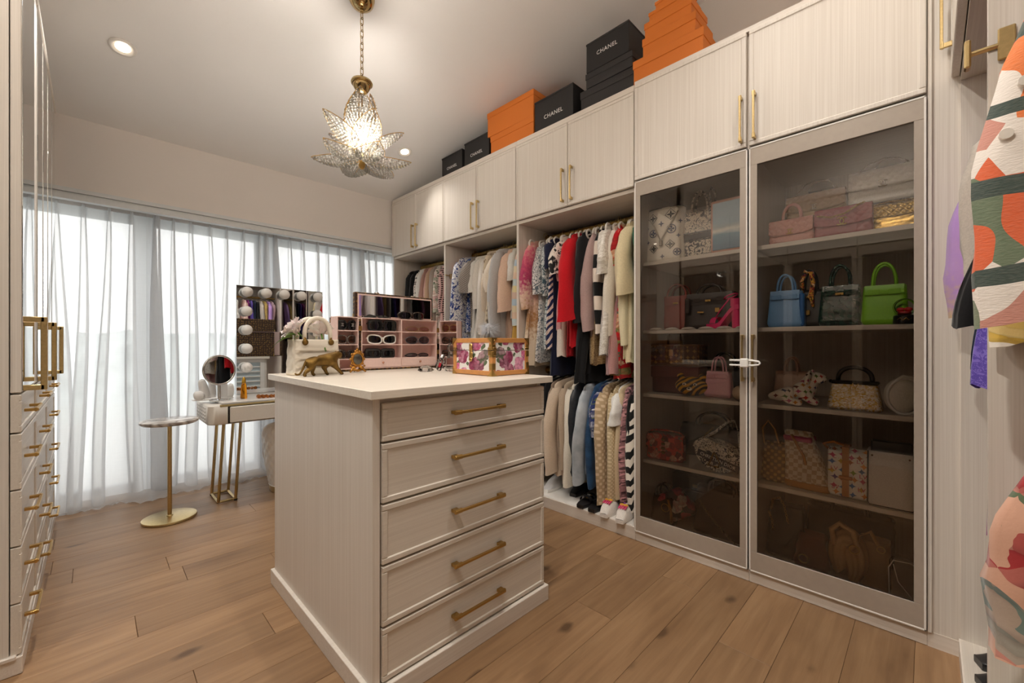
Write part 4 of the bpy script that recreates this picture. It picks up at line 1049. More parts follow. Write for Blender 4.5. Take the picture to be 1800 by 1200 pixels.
obj('brass_inlay', MB().box(vx0 + .07, vx1 - .06, vy0 - .003, vy0 + .02, .752, .766, .002), BRASS, va)
d = obj('drawer', MB().box(-.455, .40, vy0 - .012, vy0 + .02, .635, .748, .004), IVL, va)
obj('drawer_gap', MB().box(-.468, .413, vy0 - .002, vy0 + .02, .63, .752, .001), DARK, va)
for sx in (-1, 1):
    lg = MB(); cx = sx * .43
    P0 = [(cx - .055, -.05), (cx + .055, -.05), (cx + .055, .20), (cx - .055, .20)]
    tp = [(cx - sx * -.0 + .03 - .055 if sx < 0 else cx - .03 - .055, -.075), (cx + (.03 if sx < 0 else -.03) + .055, -.075), (cx + (.03 if sx < 0 else -.03) + .055, .16), (cx + (.03 if sx < 0 else -.03) - .055, .16)]
    for a, b in zip(P0, tp): lg.tube([(a[0], a[1], .012), (b[0], b[1], .628)], .0105, 4)
    lg.tube([(p[0], p[1], .012) for p in P0], .0105, 4, True)
    obj('leg', lg, BRASS, va)
for yy in (-.05,): obj('foot', MB().cyl((-.375, -.05, 0), (-.375, -.05, .012), .012).cyl((-.485, .2, 0), (-.485, .2, .012), .012), DARK, va)
# hollywood mirror
hm = thing('lighted_mirror', 'frameless vanity mirror edged with round white bulbs', 'mirror', (1.178, 4.035, .782))
obj('mirror_pane', MB().box(-.345, .345, 0, .014, .0, .906, .001), MIRROR, hm)
obj('backing', MB().box(-.341, .341, .0145, .03, 0, .90, .002), plain('mirror_backing', '#c9c9c9', .4), hm)
obj('base_bar', MB().box(-.345, .345, -.02, .03, -.0, .006, .002), CHROME, hm)
OPAL = plain('opal_bulb', '#f4f1ec', .35, noise_amt=.01)
for i in range(5): obj('bulb', MB().ball((-.278 + i * .141, -.045, .85), .042, 20, 14), OPAL, hm, True)
for s in (-1, 1):
    for i in range(4): obj('bulb', MB().ball((s * .281, -.045, .69 - i * .155), .042, 20, 14), OPAL, hm, True)
# round table mirror held by white sculpted hands
PLS = plain('white_plaster', '#f2f1ef', .5, noise_amt=.02)
rm = thing('makeup_mirror', 'round chrome makeup mirror on a slim stem', 'mirror', (.660, 3.72, .7825))
M0 = T3(0, 0, .225) @ RZ(.28) @ RX(-.06)
obj('mirror_pane', MB().lathe([(.0, .004), (.10, .004), (.102, .0)], 40, (0, 0, 0), None).xf(M0 @ RX(PI / 2)), MIRROR, rm, 30)
ri = MB(); ri.tube([(.106 * math.cos(a * PI / 20), 0, .106 * math.sin(a * PI / 20)) for a in range(40)], .008, 8, True)
obj('frame_ring', ri.xf(M0), CHROME, rm, True)
sm_ = MB().cyl((0, .005, .012), (0, .01, .12), .010, n=14).lathe([(.0, .0), (.062, .0), (.064, .006), (.055, .012), (.012, .016)], 32)
obj('stand', sm_, CHROME, rm, 40)
def hand_sculpture():
    m = MB()
    m.tube([(-.10, .01, .022), (-.085, .0, .03), (-.05, -.005, .026)], [.026, .03, .02], 12)
    m.tube([(-.045, .02, .0), (-.05, .02, .05), (-.062, .02, .09), (-.065, .025, .115)], [.030, .026, .022, .018], 12)
    m.tube([(.04, .03, .0), (.045, .03, .05), (.035, .035, .10), (.02, .035, .14)], [.034, .032, .026, .018], 12)
    m.tube([(.075, .02, .0), (.08, .02, .05), (.082, .025, .085)], [.022, .022, .014], 12)
    m.tube([(-.01, .04, .0), (-.012, .045, .06), (-.01, .045, .12)], [.026, .022, .014], 12)
    return m.box(-.11, .095, -.02, .075, 0, .012, .005)
pl = thing('plaster_sculpture', 'white plaster figure standing behind the makeup mirror stem', 'sculpture', (.645, 3.775, .7825))
obj('sculpture_body', hand_sculpture().xf(Matrix.Diagonal((1.25, 1.0, 1.4, 1))), PLS, pl, True, sub=1)
pf = thing('perfume_bottle', 'tall amber glass perfume bottle on the vanity', 'perfume bottle', (.815, 3.715, .782))
pb = MB().lathe([(.022, 0), (.024, .01), (.021, .05), (.019, .1), (.015, .115), (.013, .12)], 10)
obj('bottle', pb, AMBER, pf, 40); obj('cap', MB().lathe([(.013, .12), (.015, .125), (.012, .150), (.004, .165), (.0, .167)], 10), plain('amber_cap', '#caa03a', .25, .6), pf, 40)
AMBD = plain('amber_stone', '#a8642a', .2, .3, .5, 60)
for i in range(10):
    x = .905 + .026 * (i % 7) + R.uniform(-.004, .004); y = 3.645 + .032 * (i // 7) + R.uniform(-.004, .004)
    s = R.uniform(.011, .015); a = R.uniform(0, 3)
    t = obj('amber_stone', MB().lathe([(.0, 0), (s * .8, .0), (s * 1.1, s * .7), (s * .9, s * 1.5), (.0, s * 1.9)], 7), AMBD)
    t.location = (x, y, .7835); t.rotation_euler = (0, 0, a)
    t['label'] = 'faceted amber-coloured stone scattered in front of the lighted mirror'; t['category'] = 'stone'; t['group'] = 'amber stones on the vanity'
# chair
ch_ = thing('tub_chair', 'white quilted tub chair with brass base tucked under the vanity', 'chair', (1.24, 3.80, 0), .12)
def tub(r_out, zt):
    m = MB(); N = 40
    def fn(u, v):
        a = math.radians(-125 + 250 * u) + PI / 2 + PI
        h = .30 + (zt - .30) * (math.sin(PI * u) ** .35)
        z = .05 + (h - .05) * v; rr = r_out * (.80 + .20 * v ** .8) + .006 * abs(math.sin(u * 44 + z * 40)) * abs(math.sin(u * 44 - z * 40))
        return (rr * math.cos(a), rr * math.sin(a), z)
    m.grid(fn, 120, 40)
    def fi(u, v):
        p = Vector(fn(u, v)); k = 1 - .045 / r_out; return (p.x * k, p.y * k, p.z)
    m.grid(fi, 120, 40)
    m.tube([Vector(fn(i / 60, 1)) * 1 - Vector((fn(i / 60, 1)[0] * .045 / r_out / 2, fn(i / 60, 1)[1] * .045 / r_out / 2, 0)) for i in range(61)], .0235, 8)
    return m
obj('backrest', tub(.275, .60), IVL, ch_, True)
obj('seat', MB().lathe([(.0, .10), (.20, .10), (.205, .36), (.215, .42), (.20, .455), (.0, .465)], 40), IVL, ch_, 50)
obj('base_ring', MB().lathe([(.0, .0), (.215, .0), (.222, .012), (.222, .05), (.21, .052), (.0, .052)], 48), BRASS, ch_, 40)
obj('piping', MB().tube([(.298 * math.cos(math.radians(a)), .298 * math.sin(math.radians(a)), .05 + .0) for a in range(0, 1)] + [(.22, 0, .06)], .002, 4) if False else MB().tube([(.222 * math.cos(k * PI / 24), .222 * math.sin(k * PI / 24), .055) for k in range(48)], .005, 6, True), WHITEP, ch_, True)
# side table
sd = thing('side_table', 'small round marble-topped side table with brass stem and disc base', 'table', (.372, 3.70, 0))
MARB = F('#d9d3cd', None, 'soft', 1.2, ('#e9e5e0', '#c9c1ba', '#8f8680', '#e4dfda'), rough=.15, sheen=0)
obj('tabletop', MB().lathe([(.0, .655), (.150, .655), (.160, .664), (.160, .676), (.155, .680), (.0, .680)], 56), MARB, sd, 40)
obj('top_ring', MB().lathe([(.0, .648), (.10, .648), (.11, .655)], 40), BRASS, sd, 40)
obj('stem', MB().cyl((0, 0, .018), (0, 0, .65), .0125, n=20).lathe([(.0125, .03), (.018, .026), (.02, .02)], 20), BRASS, sd, 40)
obj('base_disc', MB().lathe([(.0, 0), (.148, 0), (.152, .006), (.150, .016), (.14, .020), (.0, .022)], 56), BRASS, sd, 40)

# ================================================================== BAGS: generic builders
def soft_box(w, h, d, tw=None, td=None, bot=.02, ex=5.0, nz=20, nth=56, quilt=0.0, qs=.035, bulge=0.0, wr=0.0, seed=0, top_open=False, sag=0.0, rim=.0):
    """rounded box with base (w x d) and top (tw x td), z from 0 to h; quilt pillows the faces"""
    tw = tw or w; td = td or d; m = MB()
    def ring(z, sx, sy):
        out = []
        for i in range(nth):
            A = 2 * PI * i / nth; c, s_ = math.cos(A), math.sin(A)
            x = math.copysign(abs(c) ** (2 / ex), c) * sx; y = math.copysign(abs(s_) ** (2 / ex), s_) * sy
            t = z / h
            bl = 1 + bulge * math.sin(PI * t)
            x *= 1 + bulge * .3 * math.sin(PI * t); y *= bl
            if quilt:
                aa = (x if abs(s_) > abs(c) * sy / sx else y); a1 = PI * (aa + z) / qs; a2 = PI * (aa - z) / qs
                k = quilt * abs(math.sin(a1) * math.sin(a2)) ** .6
                L = math.hypot(x / sx, y / sy) or 1; 
                if abs(s_) > abs(c) * sy / sx: y += math.copysign(k, y)
                else: x += math.copysign(k, x)
            if wr:
                n = noise.noise(Vector((x * 16, y * 16, z * 16 + seed * 5))); n2 = noise.noise(Vector((x * 40 + seed, y * 40, z * 30)))
                k = wr * (n + .4 * n2); x += k * c; y += k * s_
            zz = z - sag * t * (1 - (x / sx) ** 2 if abs(x) < sx else 0)
            out.append((x, y, zz))
        return out
    zs = [0, bot * .25] + [bot + (h - 2 * bot) * i / (nz - 1) for i in range(nz)] + ([h - bot * .25, h] if not top_open else [h])
    rows = []
    for z in zs:
        t = z / h; sx = (w + (tw - w) * t) / 2; sy = (d + (td - d) * t) / 2
        e = min(z, (h - z) if not top_open else 1) 
        ins = bot * (1 - math.sqrt(max(0, 1 - (1 - min(1, e / bot)) ** 2))) if bot > 0 else 0
        rows.append(ring(z, sx - ins, sy - ins))
    if top_open:
        t = 1
        rows.append([(x * .96, y * .9, z - .002) for x, y, z in rows[-1]]); rows.append([(x * .98, y * .97, z - min(.05, h * .3)) for x, y, z in rows[-1]])
    n = nth
    m.add([p for r in rows for p in r], [(j * n + i, j * n + (i + 1) % n, (j + 1) * n + (i + 1) % n, (j + 1) * n + i) for j in range(len(rows) - 1) for i in range(n)] + [tuple(range(n))[::-1], tuple((len(rows) - 1) * n + i for i in range(n))])
    return m
def arch(w, h, r, y=0, z=0, n=18, sq=1.0, lean=0.0, k=8):
    p = []
    for i in range(n + 1):
        a = PI * i / n; s = abs(math.sin(a)) ** sq
        p.append((-w / 2 * math.cos(a), y + lean * s, z + h * s))
    return MB().tube(p, r, k)
def chain(pts, r=.0045, th=.0014):
    m = MB(); P = [Vector(p) for p in pts]; d = [0]
    for a, b in zip(P, P[1:]): d.append(d[-1] + (b - a).length)
    st = r * 1.7; n = int(d[-1] / st)
    for i in range(n + 1):
        s = min(d[-1] - 1e-6, i * st); k = max(j for j in range(len(d)) if d[j] <= s); k = min(k, len(P) - 2)
        f = (s - d[k]) / max(1e-9, d[k + 1] - d[k]); c = P[k].lerp(P[k + 1], f); t = (P[k + 1] - P[k]).normalized()
        u = t.orthogonal().normalized(); v = t.cross(u)
        if i % 2: u, v = v, -u
        m.tube([c + t * r * 1.25 * math.cos(q * PI / 4) + u * r * .8 * math.sin(q * PI / 4) for q in range(8)], th, 4, True)
    return m
def emblem_cc(s, M, th=None):
    m = MB(); th = th or s * .13
    for sg in (-1, 1):
        m.tube([(sg * (s * .22 + s * .42 * math.cos(math.radians(a))), 0, s * .45 * math.sin(math.radians(a))) for a in range(48, 313, 22)], th * .55, 6)
    return m.xf(M)
def shelf_place(name, label, cat, y, z, x, rz=0.0, group=None): return thing(name, label, cat, (x, y, z), -PI / 2 + rz, group)
SL = (1.7055, 1.2855, .8955, .4875, .0825)     # shelf tops
GB = 'bags in the glass cabinets'
def tote(label, y, si, x, w, h, d, mat, tw=None, td=None, hmat=None, hw=.5, hh=.10, hr=.0055, name='tote_bag', flap=None, belt=None, lock=None, rz=0.0, z=None, sq=.6, wr=.0015, seed=1, body_kw={}, handles=True, feet=True):
    t = shelf_place(name, label, 'handbag', y, z if z is not None else SL[si], x, rz, GB)
    bk = dict(tw=tw or w, td=td or d * .55, wr=wr, seed=seed, ex=6, top_open=True); bk.update(body_kw)
    obj('body', soft_box(w, h, d, **bk), mat, t, True)
    td_ = (td or d * .55); hm = hmat or mat; tw_ = tw or w
    if handles:
        for s in (-1, 1): obj('handle', arch(tw_ * hw, hh + .03, hr, s * td_ * .46, h - .03, sq=sq), hm, t, True)
    if flap:
        f = MB(); k = flap
        def fn(u, v):
            q = (u - .5) * 2; zz = h + .003 - k * v; return (q * tw_ * .46 * (1 - .06 * v), -(td_ / 2 + (d - td_) / 2 * (k * v / h)) - .004 - .002 * math.sin(PI * v), zz)
        f.grid(fn, 14, 8)
        def f2(u, v): return ((u - .5) * tw_ * .92, -td_ / 2 - .004 + (td_ * .9) * v, h + .003 + .003 * math.sin(PI * v))
        f.grid(f2, 14, 6); obj('flap', f, hm, t, True)
    if belt:
        yb = -(td_ / 2 + (d - td_) / 2 * .22) - .006
        obj('belt', MB().box(-tw_ * .46, tw_ * .46, yb - .002, yb + .001, h * .78, h * .78 + .016, .001), hm, t)
        for s in (-1, 1): obj('belt_loop', MB().box(s * tw_ * .24 - .02, s * tw_ * .24 + .02, yb - .004, yb, h * .77, h * .78 + .022, .001), hm, t)
    if lock:
        yb = -(td_ / 2 + (d - td_) / 2 * .25) - .008
        obj('clasp', MB().box(-.016, .016, yb - .004, yb + .002, h * .77, h * .77 + .012, .001).lathe([(.0, 0), (.006, .001), (.006, .008), (.0, .009)], 12, (0, yb - .003, h * .76)), GOLD, t)
    return t
def flap_bag(label, y, si, x, w, h, d, mat, quilt=.005, qs=.034, flap=.6, cc=.03, chain_pts=None, rz=0.0, z=None, top_handle=None, metal=None, name='flap_bag', tilt=0.0, fm=None, seed=2, ccm=None):
    t = shelf_place(name, label, 'handbag', y, z if z is not None else SL[si], x, rz, GB); metal = metal or GOLD
    if tilt: t.rotation_euler = (tilt, 0, -PI / 2 + rz); t.rotation_mode = 'XYZ'
    obj('body', soft_box(w, h, d, tw=w * .97, td=d * .7, quilt=quilt, qs=qs, ex=7, nth=88, nz=26, bot=.014), mat, t, True)
    f = MB(); fl = h * flap
    def fn(u, v):
        q = (u - .5) * 2; zz = h - fl * v; e = (1 - abs(q) ** 8) ; lo = -.012 * abs(q) ** 3 * v
        a = q * w / 2; k = quilt * (abs(math.sin(PI * (a + zz) / qs) * math.sin(PI * (a - zz) / qs)) ** .6) if quilt else 0
        yy = -(d * .35 + (d * .15) * (1 - zz / h)) - .010 * min(1, v * 5 + .2) * (1 if v < .98 else .35) - k
        return (a * .985, yy, zz - lo)
    f.grid(fn, 60, 30)
    def f2(u, v): return ((u - .5) * w * .985, -d * .35 - .002 + d * .68 * v, h + .004 * math.sin(PI * min(1, v + .15)))
    f.grid(f2, 20, 6)
    obj('flap', f, fm or mat, t, True)
    yc = -(d * .35 + d * .15 * (1 - (h - fl * .9) / h)) - .018
    if cc: obj('clasp_emblem', emblem_cc(cc, T3(0, yc - .002, h - fl * .80)), metal if ccm is None else ccm, t, True)
    if chain_pts: obj('chain_strap', chain(chain_pts), metal, t, True)
    if top_handle:
        obj('handle', arch(w * .42, top_handle, .0075, 0, h - .006, sq=.75), mat, t, True)
        obj('handle_ring', MB().tube([(-w * .21 + .008 * math.cos(k * PI / 5), 0, h + .002 + .008 * math.sin(k * PI / 5)) for k in range(10)], .002, 5, True).tube([(w * .21 + .008 * math.cos(k * PI / 5), 0, h + .002 + .008 * math.sin(k * PI / 5)) for k in range(10)], .002, 5, True), metal, t, True)
    return t
def flower4(s, M, kind=0):
    """printed four-petal motif, a thin flat decal"""
    m = MB()
    def pet(a):
        pts = [(0, 0), (s * .28, s * .22), (s, 0), (s * .28, -s * .22)] if kind else [(s * .08, s * .1)] + [(s * (.62 + .34 * math.cos(b)), s * .34 * math.sin(b)) for b in [2.4, 1.6, .8, 0, -.8, -1.6, -2.4]] + [(s * .08, -s * .1)]
        c, sn = math.cos(a), math.sin(a)
        m.add([(x * c - z * sn, 0, x * sn + z * c) for x, z in pts], [tuple(range(len(pts)))])
    for k in range(4): pet(k * PI / 2 + (PI / 4 if kind == 2 else 0))
    return m.xf(M)
def ring_flat(m, r0, r1, M, n=24):
    vs = [(r * math.cos(2 * PI * k / n), 0, r * math.sin(2 * PI * k / n)) for r in (r0, r1) for k in range(n)]
    return m.add([M @ Vector(v) for v in vs], [(k, (k + 1) % n, n + (k + 1) % n, n + k) for k in range(n)])

# ================================================================== LEFT GLASS CABINET
# top shelf
NAVYP = plain('navy_print', '#22305f', .5, noise_amt=.05)
BKP = plain('black_print', '#1a191b', .5, noise_amt=.05)
bk = shelf_place('bucket_bag', 'white drawstring bucket bag with large navy and black flower motifs', 'handbag', 1.165, SL[0], 2.545, .10, GB)
bw, bh, bd = .245, .335, .17
obj('body', soft_box(bw, bh, bd, tw=.215, td=.12, ex=3.2, wr=.003, seed=4, top_open=True), leather('#efe8dc'), bk, True)
mo = MB(); mo2 = MB()
def front_y(x, z, w=bw, d=bd, td=.12, h=bh, ex=3.2): 
    t = z / h; sx = (w + (.215 - w) * t) / 2; sy = (d + (td - d) * t) / 2
    return -sy * max(0.0, 1 - abs(x / sx) ** ex) ** (1 / ex) - .0045
for (x, z, k, s) in ((-.065, .275, 2, .024), (.045, .285, 2, .027), (-.012, .235, 1, .020), (-.06, .18, 0, .018), (.05, .195, 0, .020), (-.055, .085, 2, .022), (.045, .10, 2, .022), (-.095, .13, 1, .016), (.098, .24, 1, .016), (.0, .03, 1, .016), (-.1, .22, 1, .014), (.09, .15, 1, .015), (.085, .05, 0, .016)):
    sx = (bw + (.215 - bw) * z / bh) / 2; dy = (front_y(x + .01, z) - front_y(x - .01, z)) / .02
    M = T3(x, front_y(x, z), z) @ RZ(math.atan(dy)) 
    (mo if k != 2 else mo2).merge(flower4(s, M, 1 if k == 2 else k))
    if k == 0: ring_flat(mo, s * 1.15, s * 1.4, M)
    if k == 2:
        q = MB(); pts = [(-s, 0), (0, s), (s, 0), (0, -s)]
        q.tube([(a * 1.25, -.0005, b * 1.25) for a, b in pts], .0018, 4, True); mo2.merge(q, M)
obj('printed_motifs', mo, NAVYP, bk); obj('printed_diamonds', mo2, BKP, bk)
obj('drawstring', MB().tube([(-.09, front_y(-.09, .28) - .004, .28), (-.05, front_y(-.05, .2) - .006, .215), (-.014, front_y(0, .13) - .008, .135), (-.012, front_y(0, .12) - .009, .10)], .004, 8).tube([(.085, front_y(.085, .3) - .004, .30), (.045, front_y(.045, .22) - .006, .225), (-.006, front_y(0, .13) - .008, .135), (-.004, front_y(0, .12) - .009, .105)], .004, 8), leather('#c9bfae'), bk, True)
obj('toggle', MB().box(-.018, .002, front_y(0, .12) - .016, front_y(0, .12) - .004, .095, .128, .003), leather('#8d8375'), bk)
obj('rim_binding', MB().tube([(.105 * math.copysign(abs(math.cos(a)) ** .6, math.cos(a)), .057 * math.copysign(abs(math.sin(a)) ** .6, math.sin(a)), bh) for a in [k * PI / 16 for k in range(32)]], .004, 6, True), BLACKL, bk, True)
TOILE = F('#d9cfc0', '#4a4a50', 'toile', 1.0)
tt = tote('black and cream toile tote with a dark band across it', .965, 0, 2.57, .20, .285, .11, TOILE, tw=.215, td=.06, hw=.42, hh=.115, hr=.006, hmat=TOILE)
obj('band', MB().box(-.106, .106, -.052, -.044, .115, .148, .001), F('#2b2a32'), tt)
obj('band_edge', MB().box(-.106, .106, -.0535, -.043, .106, .111, .0005).box(-.106, .106, -.0515, -.042, .152, .158, .0005), F('#6a6a70'), tt)
def sea_mat():
    t = NT('seascape_print'); sp = t.n('ShaderNodeSeparateXYZ'); t.l(t.co(), sp.inputs[0]); n = t.noise(t.co((14, 14, 30)), 1.0, 4)
    f = t.math('ADD', t.math('MULTIPLY', sp.outputs[2], 3.0), t.math('MULTIPLY', n.outputs[0], .16))
    t.l(t.ramp(f, [(.08, '#4b6f8c'), (.40, '#6d97b0'), (.47, '#dfe3df'), (.52, '#a8b7bd'), (.60, '#8ea9bc'), (1.0, '#9fb7c6')]), t.b.inputs['Base Color']); t.b.inputs['Roughness'].default_value = .5; return t.m
sea = tote('tote with a seascape print framed in blush leather', .785, 0, 2.53, .20, .305, .10, leather('#d9a898'), tw=.21, td=.07, hw=.4, hh=.10, handles=False)
obj('printed_panel', MB().box(-.083, .083, -.0555, -.036, .022, .285, .001), sea_mat(), sea)
obj('handle', MB().tube([(-.095, -.02, .27), (-.11, -.02, .36), (-.10, -.02, .40), (-.085, -.02, .37), (-.075, -.02, .30)], .006, 8), F('#40404a', '#b9b2a6', 'toile', 2), sea, True)
# second shelf
tote('brick red leather tote with rounded handle', 1.13, 1, 2.64, .17, .215, .11, leather('#7d2a1e'), td=.08, hw=.7, hh=.075, hr=.006, flap=.06, lock=True)
kb = tote('dark brown structured bag with gold turn lock', .925, 1, 2.62, .30, .215, .13, leather('#2b1f18'), tw=.28, td=.08, hw=.5, hh=.055, hr=.007, flap=.07, belt=True, lock=True)
obj('luggage_tag', MB().box(-.13, -.10, -.075, -.066, .10, .19, .004), leather('#2b1f18'), kb)
obj('strap_buckle', MB().box(-.055, -.020, -.074, -.066, .098, .108, .001).box(.045, .07, -.074, -.066, .10, .125, .001), GOLD, kb)
PNK = plain('hot_pink_suede', '#e0336f', .6, noise_amt=.05)
sn = shelf_place('platform_sandal', 'hot pink platform sandal with ankle strap', 'sandal', .815, SL[1] + .004, 2.50, -.25)
so = MB()
def sole(u, v):
    s = u; xx = -.095 + .19 * s; zt_ = .026 + .10 * sm(.35, .95, s) ; zb = .0 + .0 * s
    hw = .036 * (math.sin(PI * (.12 + .8 * s)) ** .5); A = [(-1, 0), (-1, 1), (1, 1), (1, 0)]
    k = v * 4 % 4; i = int(k); f = k - i; a, b = A[i % 4], A[(i + 1) % 4]
    q = (a[0] + (b[0] - a[0]) * f, a[1] + (b[1] - a[1]) * f)
    zlow = 0 if s < .52 else .006 + .0 * s
    zlo = zt_ - .026 - (.0 if .5 < s < .8 else 0)
    if s < .5: zlo = 0
    return (xx, q[0] * hw, zlo + (zt_ - zlo) * q[1])
nn = 24; vs = [sole(i / (nn - 1), j / 4 * .999) for i in range(nn) for j in (0, 1, 2, 3)]
so.add(vs, [(i * 4 + j, i * 4 + (j + 1) % 4, (i + 1) * 4 + (j + 1) % 4, (i + 1) * 4 + j) for i in range(nn - 1) for j in range(4)] + [(0, 1, 2, 3), ((nn - 1) * 4 + 3, (nn - 1) * 4 + 2, (nn - 1) * 4 + 1, (nn - 1) * 4)])
obj('sole', so, PNK, sn, 40)
obj('heel', MB().tube([(.075, 0, .0), (.070, 0, .06), (.066, 0, .11)], [.024, .022, .028], 12), PNK, sn, 40)
obj('toe_strap', MB().grid(lambda u, v: (-.065 + .035 * v + .01 * u, -.037 * math.cos(PI * u), .028 + .036 * math.sin(PI * u)), 14, 5), PNK, sn, True)
obj('heel_counter', MB().grid(lambda u, v: (.055 + .035 * math.sin(PI * u), -.03 * math.cos(PI * u), .115 + .045 * v), 14, 4), PNK, sn, True)
obj('ankle_strap', MB().tube([(.06 + .034 * math.cos(a * PI / 8) - .02, .03 * math.sin(a * PI / 8), .175 + .012 * math.cos(a * PI / 8)) for a in range(16)], .004, 6, True).tube([(.05, -.028, .16), (.0, -.034, .10), (-.03, -.03, .06)], .004, 6), PNK, sn, True)
# third shelf
MONB = F('#4a3222', '#8c6a3c', 'motif', 1.0, ('#8c6a3c', '#7a5a32'), rough=.5)
mb_ = shelf_place('vanity_case', 'maroon leather box bag under the brown patterned case', 'handbag', 1.11, SL[2], 2.60, 0, GB)
obj('body', soft_box(.30, .165, .16, ex=9, bot=.01), leather('#4a1c1a'), mb_, True)
obj('flap', MB().box(-.152, .152, -.083, .0, .095, .168, .006), leather('#54201d'), mb_)
tk = shelf_place('monogram_case', 'brown patterned hard case lying on the maroon box', 'case', 1.13, SL[2] + .1705, 2.60, 0, GB)
obj('body', MB().box(-.165, .165, -.075, .075, 0, .13, .008), MONB, tk)
obj('edge_trim', MB().box(-.167, .167, -.077, .077, .0, .012, .003).box(-.167, .167, -.077, .077, .118, .132, .003), leather('#5f3f22'), tk)
obj('handle', arch(.09, .10, .006, -.02, .125, sq=.5), leather('#5f3f22'), tk, True)
obj('latch', MB().box(-.012, .012, -.081, -.074, .06, .10, .002), GOLD, tk)
TIG = F('#c9902a', '#221a12', 'zebra', 1.5, rough=.4, sheen=0)
tg = shelf_place('animal_clutch', 'small gold clutch shaped like a striped tiger head', 'handbag', .99, SL[2], 2.485, .1, GB)
def tiger():
    m = MB(); m.grid(lambda u, v: ((.088 * math.cos(2 * PI * u) * (1 + .06 * math.cos(4 * PI * u))) * math.sin(PI * v * .998 + .003) ** .8, -.035 * math.cos(PI * v), .058 + (.056 * math.sin(2 * PI * u)) * math.sin(PI * v * .998 + .003) ** .8), 36, 16, True)
    return m
obj('body', tiger(), TIG, tg, True)
for s in (-1, 1): obj('ear', MB().ball((s * .06, 0, .112), (.022, .014, .02), 14, 10), TIG, tg, True)
obj('face', MB().ball((-.03, -.034, .07), (.012, .006, .008)).ball((.03, -.034, .07), (.012, .006, .008)).ball((0, -.042, .045), (.016, .010, .011)), plain('tiger_face', '#efe3c8', .4), tg, True)
obj('eye', MB().ball((-.03, -.041, .07), .0045).ball((.03, -.041, .07), .0045).ball((0, -.052, .049), (.007, .004, .004)), BLACKL, tg, True)
tote('small mauve pink tote with tall thin handles', .848, 2, 2.52, .155, .145, .085, leather('#d49aa6'), tw=.125, td=.05, hw=.5, hh=.085, hr=.005, flap=.035, belt=True)
ba = shelf_place('decor_ball', 'cream sphere beside the mauve tote', 'ornament', .722, SL[2], 2.47)
obj('ball', MB().ball((0, 0, .040), .040, 24, 16), plain('cream_ball', '#d9bfa4', .4), ba, True)
tote('dark slouchy bag behind the mauve tote', .90, 2, 2.78, .30, .16, .12, leather('#241a16'), hw=.4, hh=.09, wr=.006)
# fourth shelf
CORAL = F('#c94f42', '#7e2a26', 'floral', 1.6, ('#8a3d36', '#d98b78', '#a83c34', '#5b2320', '#e3b59a'), rough=.5)
co_ = flap_bag('coral red flap bag with embroidered flowers and gold studs', 1.15, 3, 2.50, .225, .155, .08, CORAL, quilt=0, flap=.62, cc=0, rz=.1)
sb = MB()
for i in range(4): sb.box(-.012, .012, -.062, -.05, .045 + i * .026, .063 + i * .026, .006)
obj('stud_strip', sb, GOLD2, co_)
obj('strap', arch(.20, .03, .005, 0, .150, sq=.5), CORAL, co_, True)
TOILB = F('#e3dccf', '#2c2f40', 'toile', 1.15)
sa = shelf_place('saddle_bag', 'cream and navy toile saddle bag with a lettered band', 'handbag', .838, SL[3], 2.49, -.12, GB)
prof = []
for i in range(30):
    a = 2 * PI * i / 30; x = .125 * math.cos(a) * (1.0 + .12 * math.sin(a)); z = .085 + .085 * math.sin(a) - .028 * math.cos(a) * (1 if math.sin(a) > -.2 else .4)
    prof.append((x, z))
def sadd():
    m = MB(); n = len(prof)
    for yy, k in ((-.035, .90), (-.041, .97), (-.028, 1.0), (.028, 1.0), (.041, .97), (.035, .90)):
        m.v += [(x * k, yy, .085 + (z - .085) * k) for x, z in prof]
    for j in range(5): m.f += [(j * n + i, j * n + (i + 1) % n, (j + 1) * n + (i + 1) % n, (j + 1) * n + i) for i in range(n)]
    m.f += [tuple(range(n))[::-1], tuple(5 * n + i for i in range(n))]; return m
obj('body', sadd(), TOILB, sa, 50)
fl_ = MB(); pf_ = [(x, z) for x, z in prof if z > .085 - .25 * x]; 
fl_.prism([(-.128, .125), (-.118, .150), (-.08, .178), (-.03, .180), (.03, .150), (.08, .128), (.132, .122), (.135, .085), (.09, .098), (.04, .090), (.0, .10), (-.06, .128), (-.10, .112)], -.050, -.040)
obj('flap', fl_, TOILB, sa)
MS = T3(.012, -.0445, .066) @ RY(.24)
obj('band', MB().box(-.118, .118, -.0015, .003, -.019, .019, .0005).xf(MS), F('#2c2f3c'), sa)
obj('band_lettering', MB().text('CHRISTIAN DIOR', .026, MS @ T3(0, -.0022, 0) @ TXT, .0005), PRINT, sa)
obj('clasp_bar', MB().tube([(-.005, -.052, .11), (-.02, -.054, .07), (-.035, -.052, .035), (-.045, -.051, .032)], .004, 6).tube([(-.002, -.052, .11), (.028, -.054, .06), (.02, -.052, .03)], .004, 6).tube([(-.04, -.050, .032), (.018, -.050, .032)], .003, 6), GOLD2, sa, True)
obj('strap', MB().tube([(-.09, -.01, .17), (-.05, .05, .20), (.0, .10, .26), (.03, .12, .27), (.06, .10, .22), (.10, .02, .13)], .009, 8, flat=.4), TOILB, sa, True)
obj('strap_chain', chain([(-.085, -.03, .165), (-.06, -.02, .20), (-.04, .02, .235)], .006), GOLD2, sa, True)
tote('large black slouchy bag behind the saddle bag', .96, 3, 2.76, .40, .20, .12, leather('#161211'), hw=.5, hh=.08, wr=.010, seed=5)
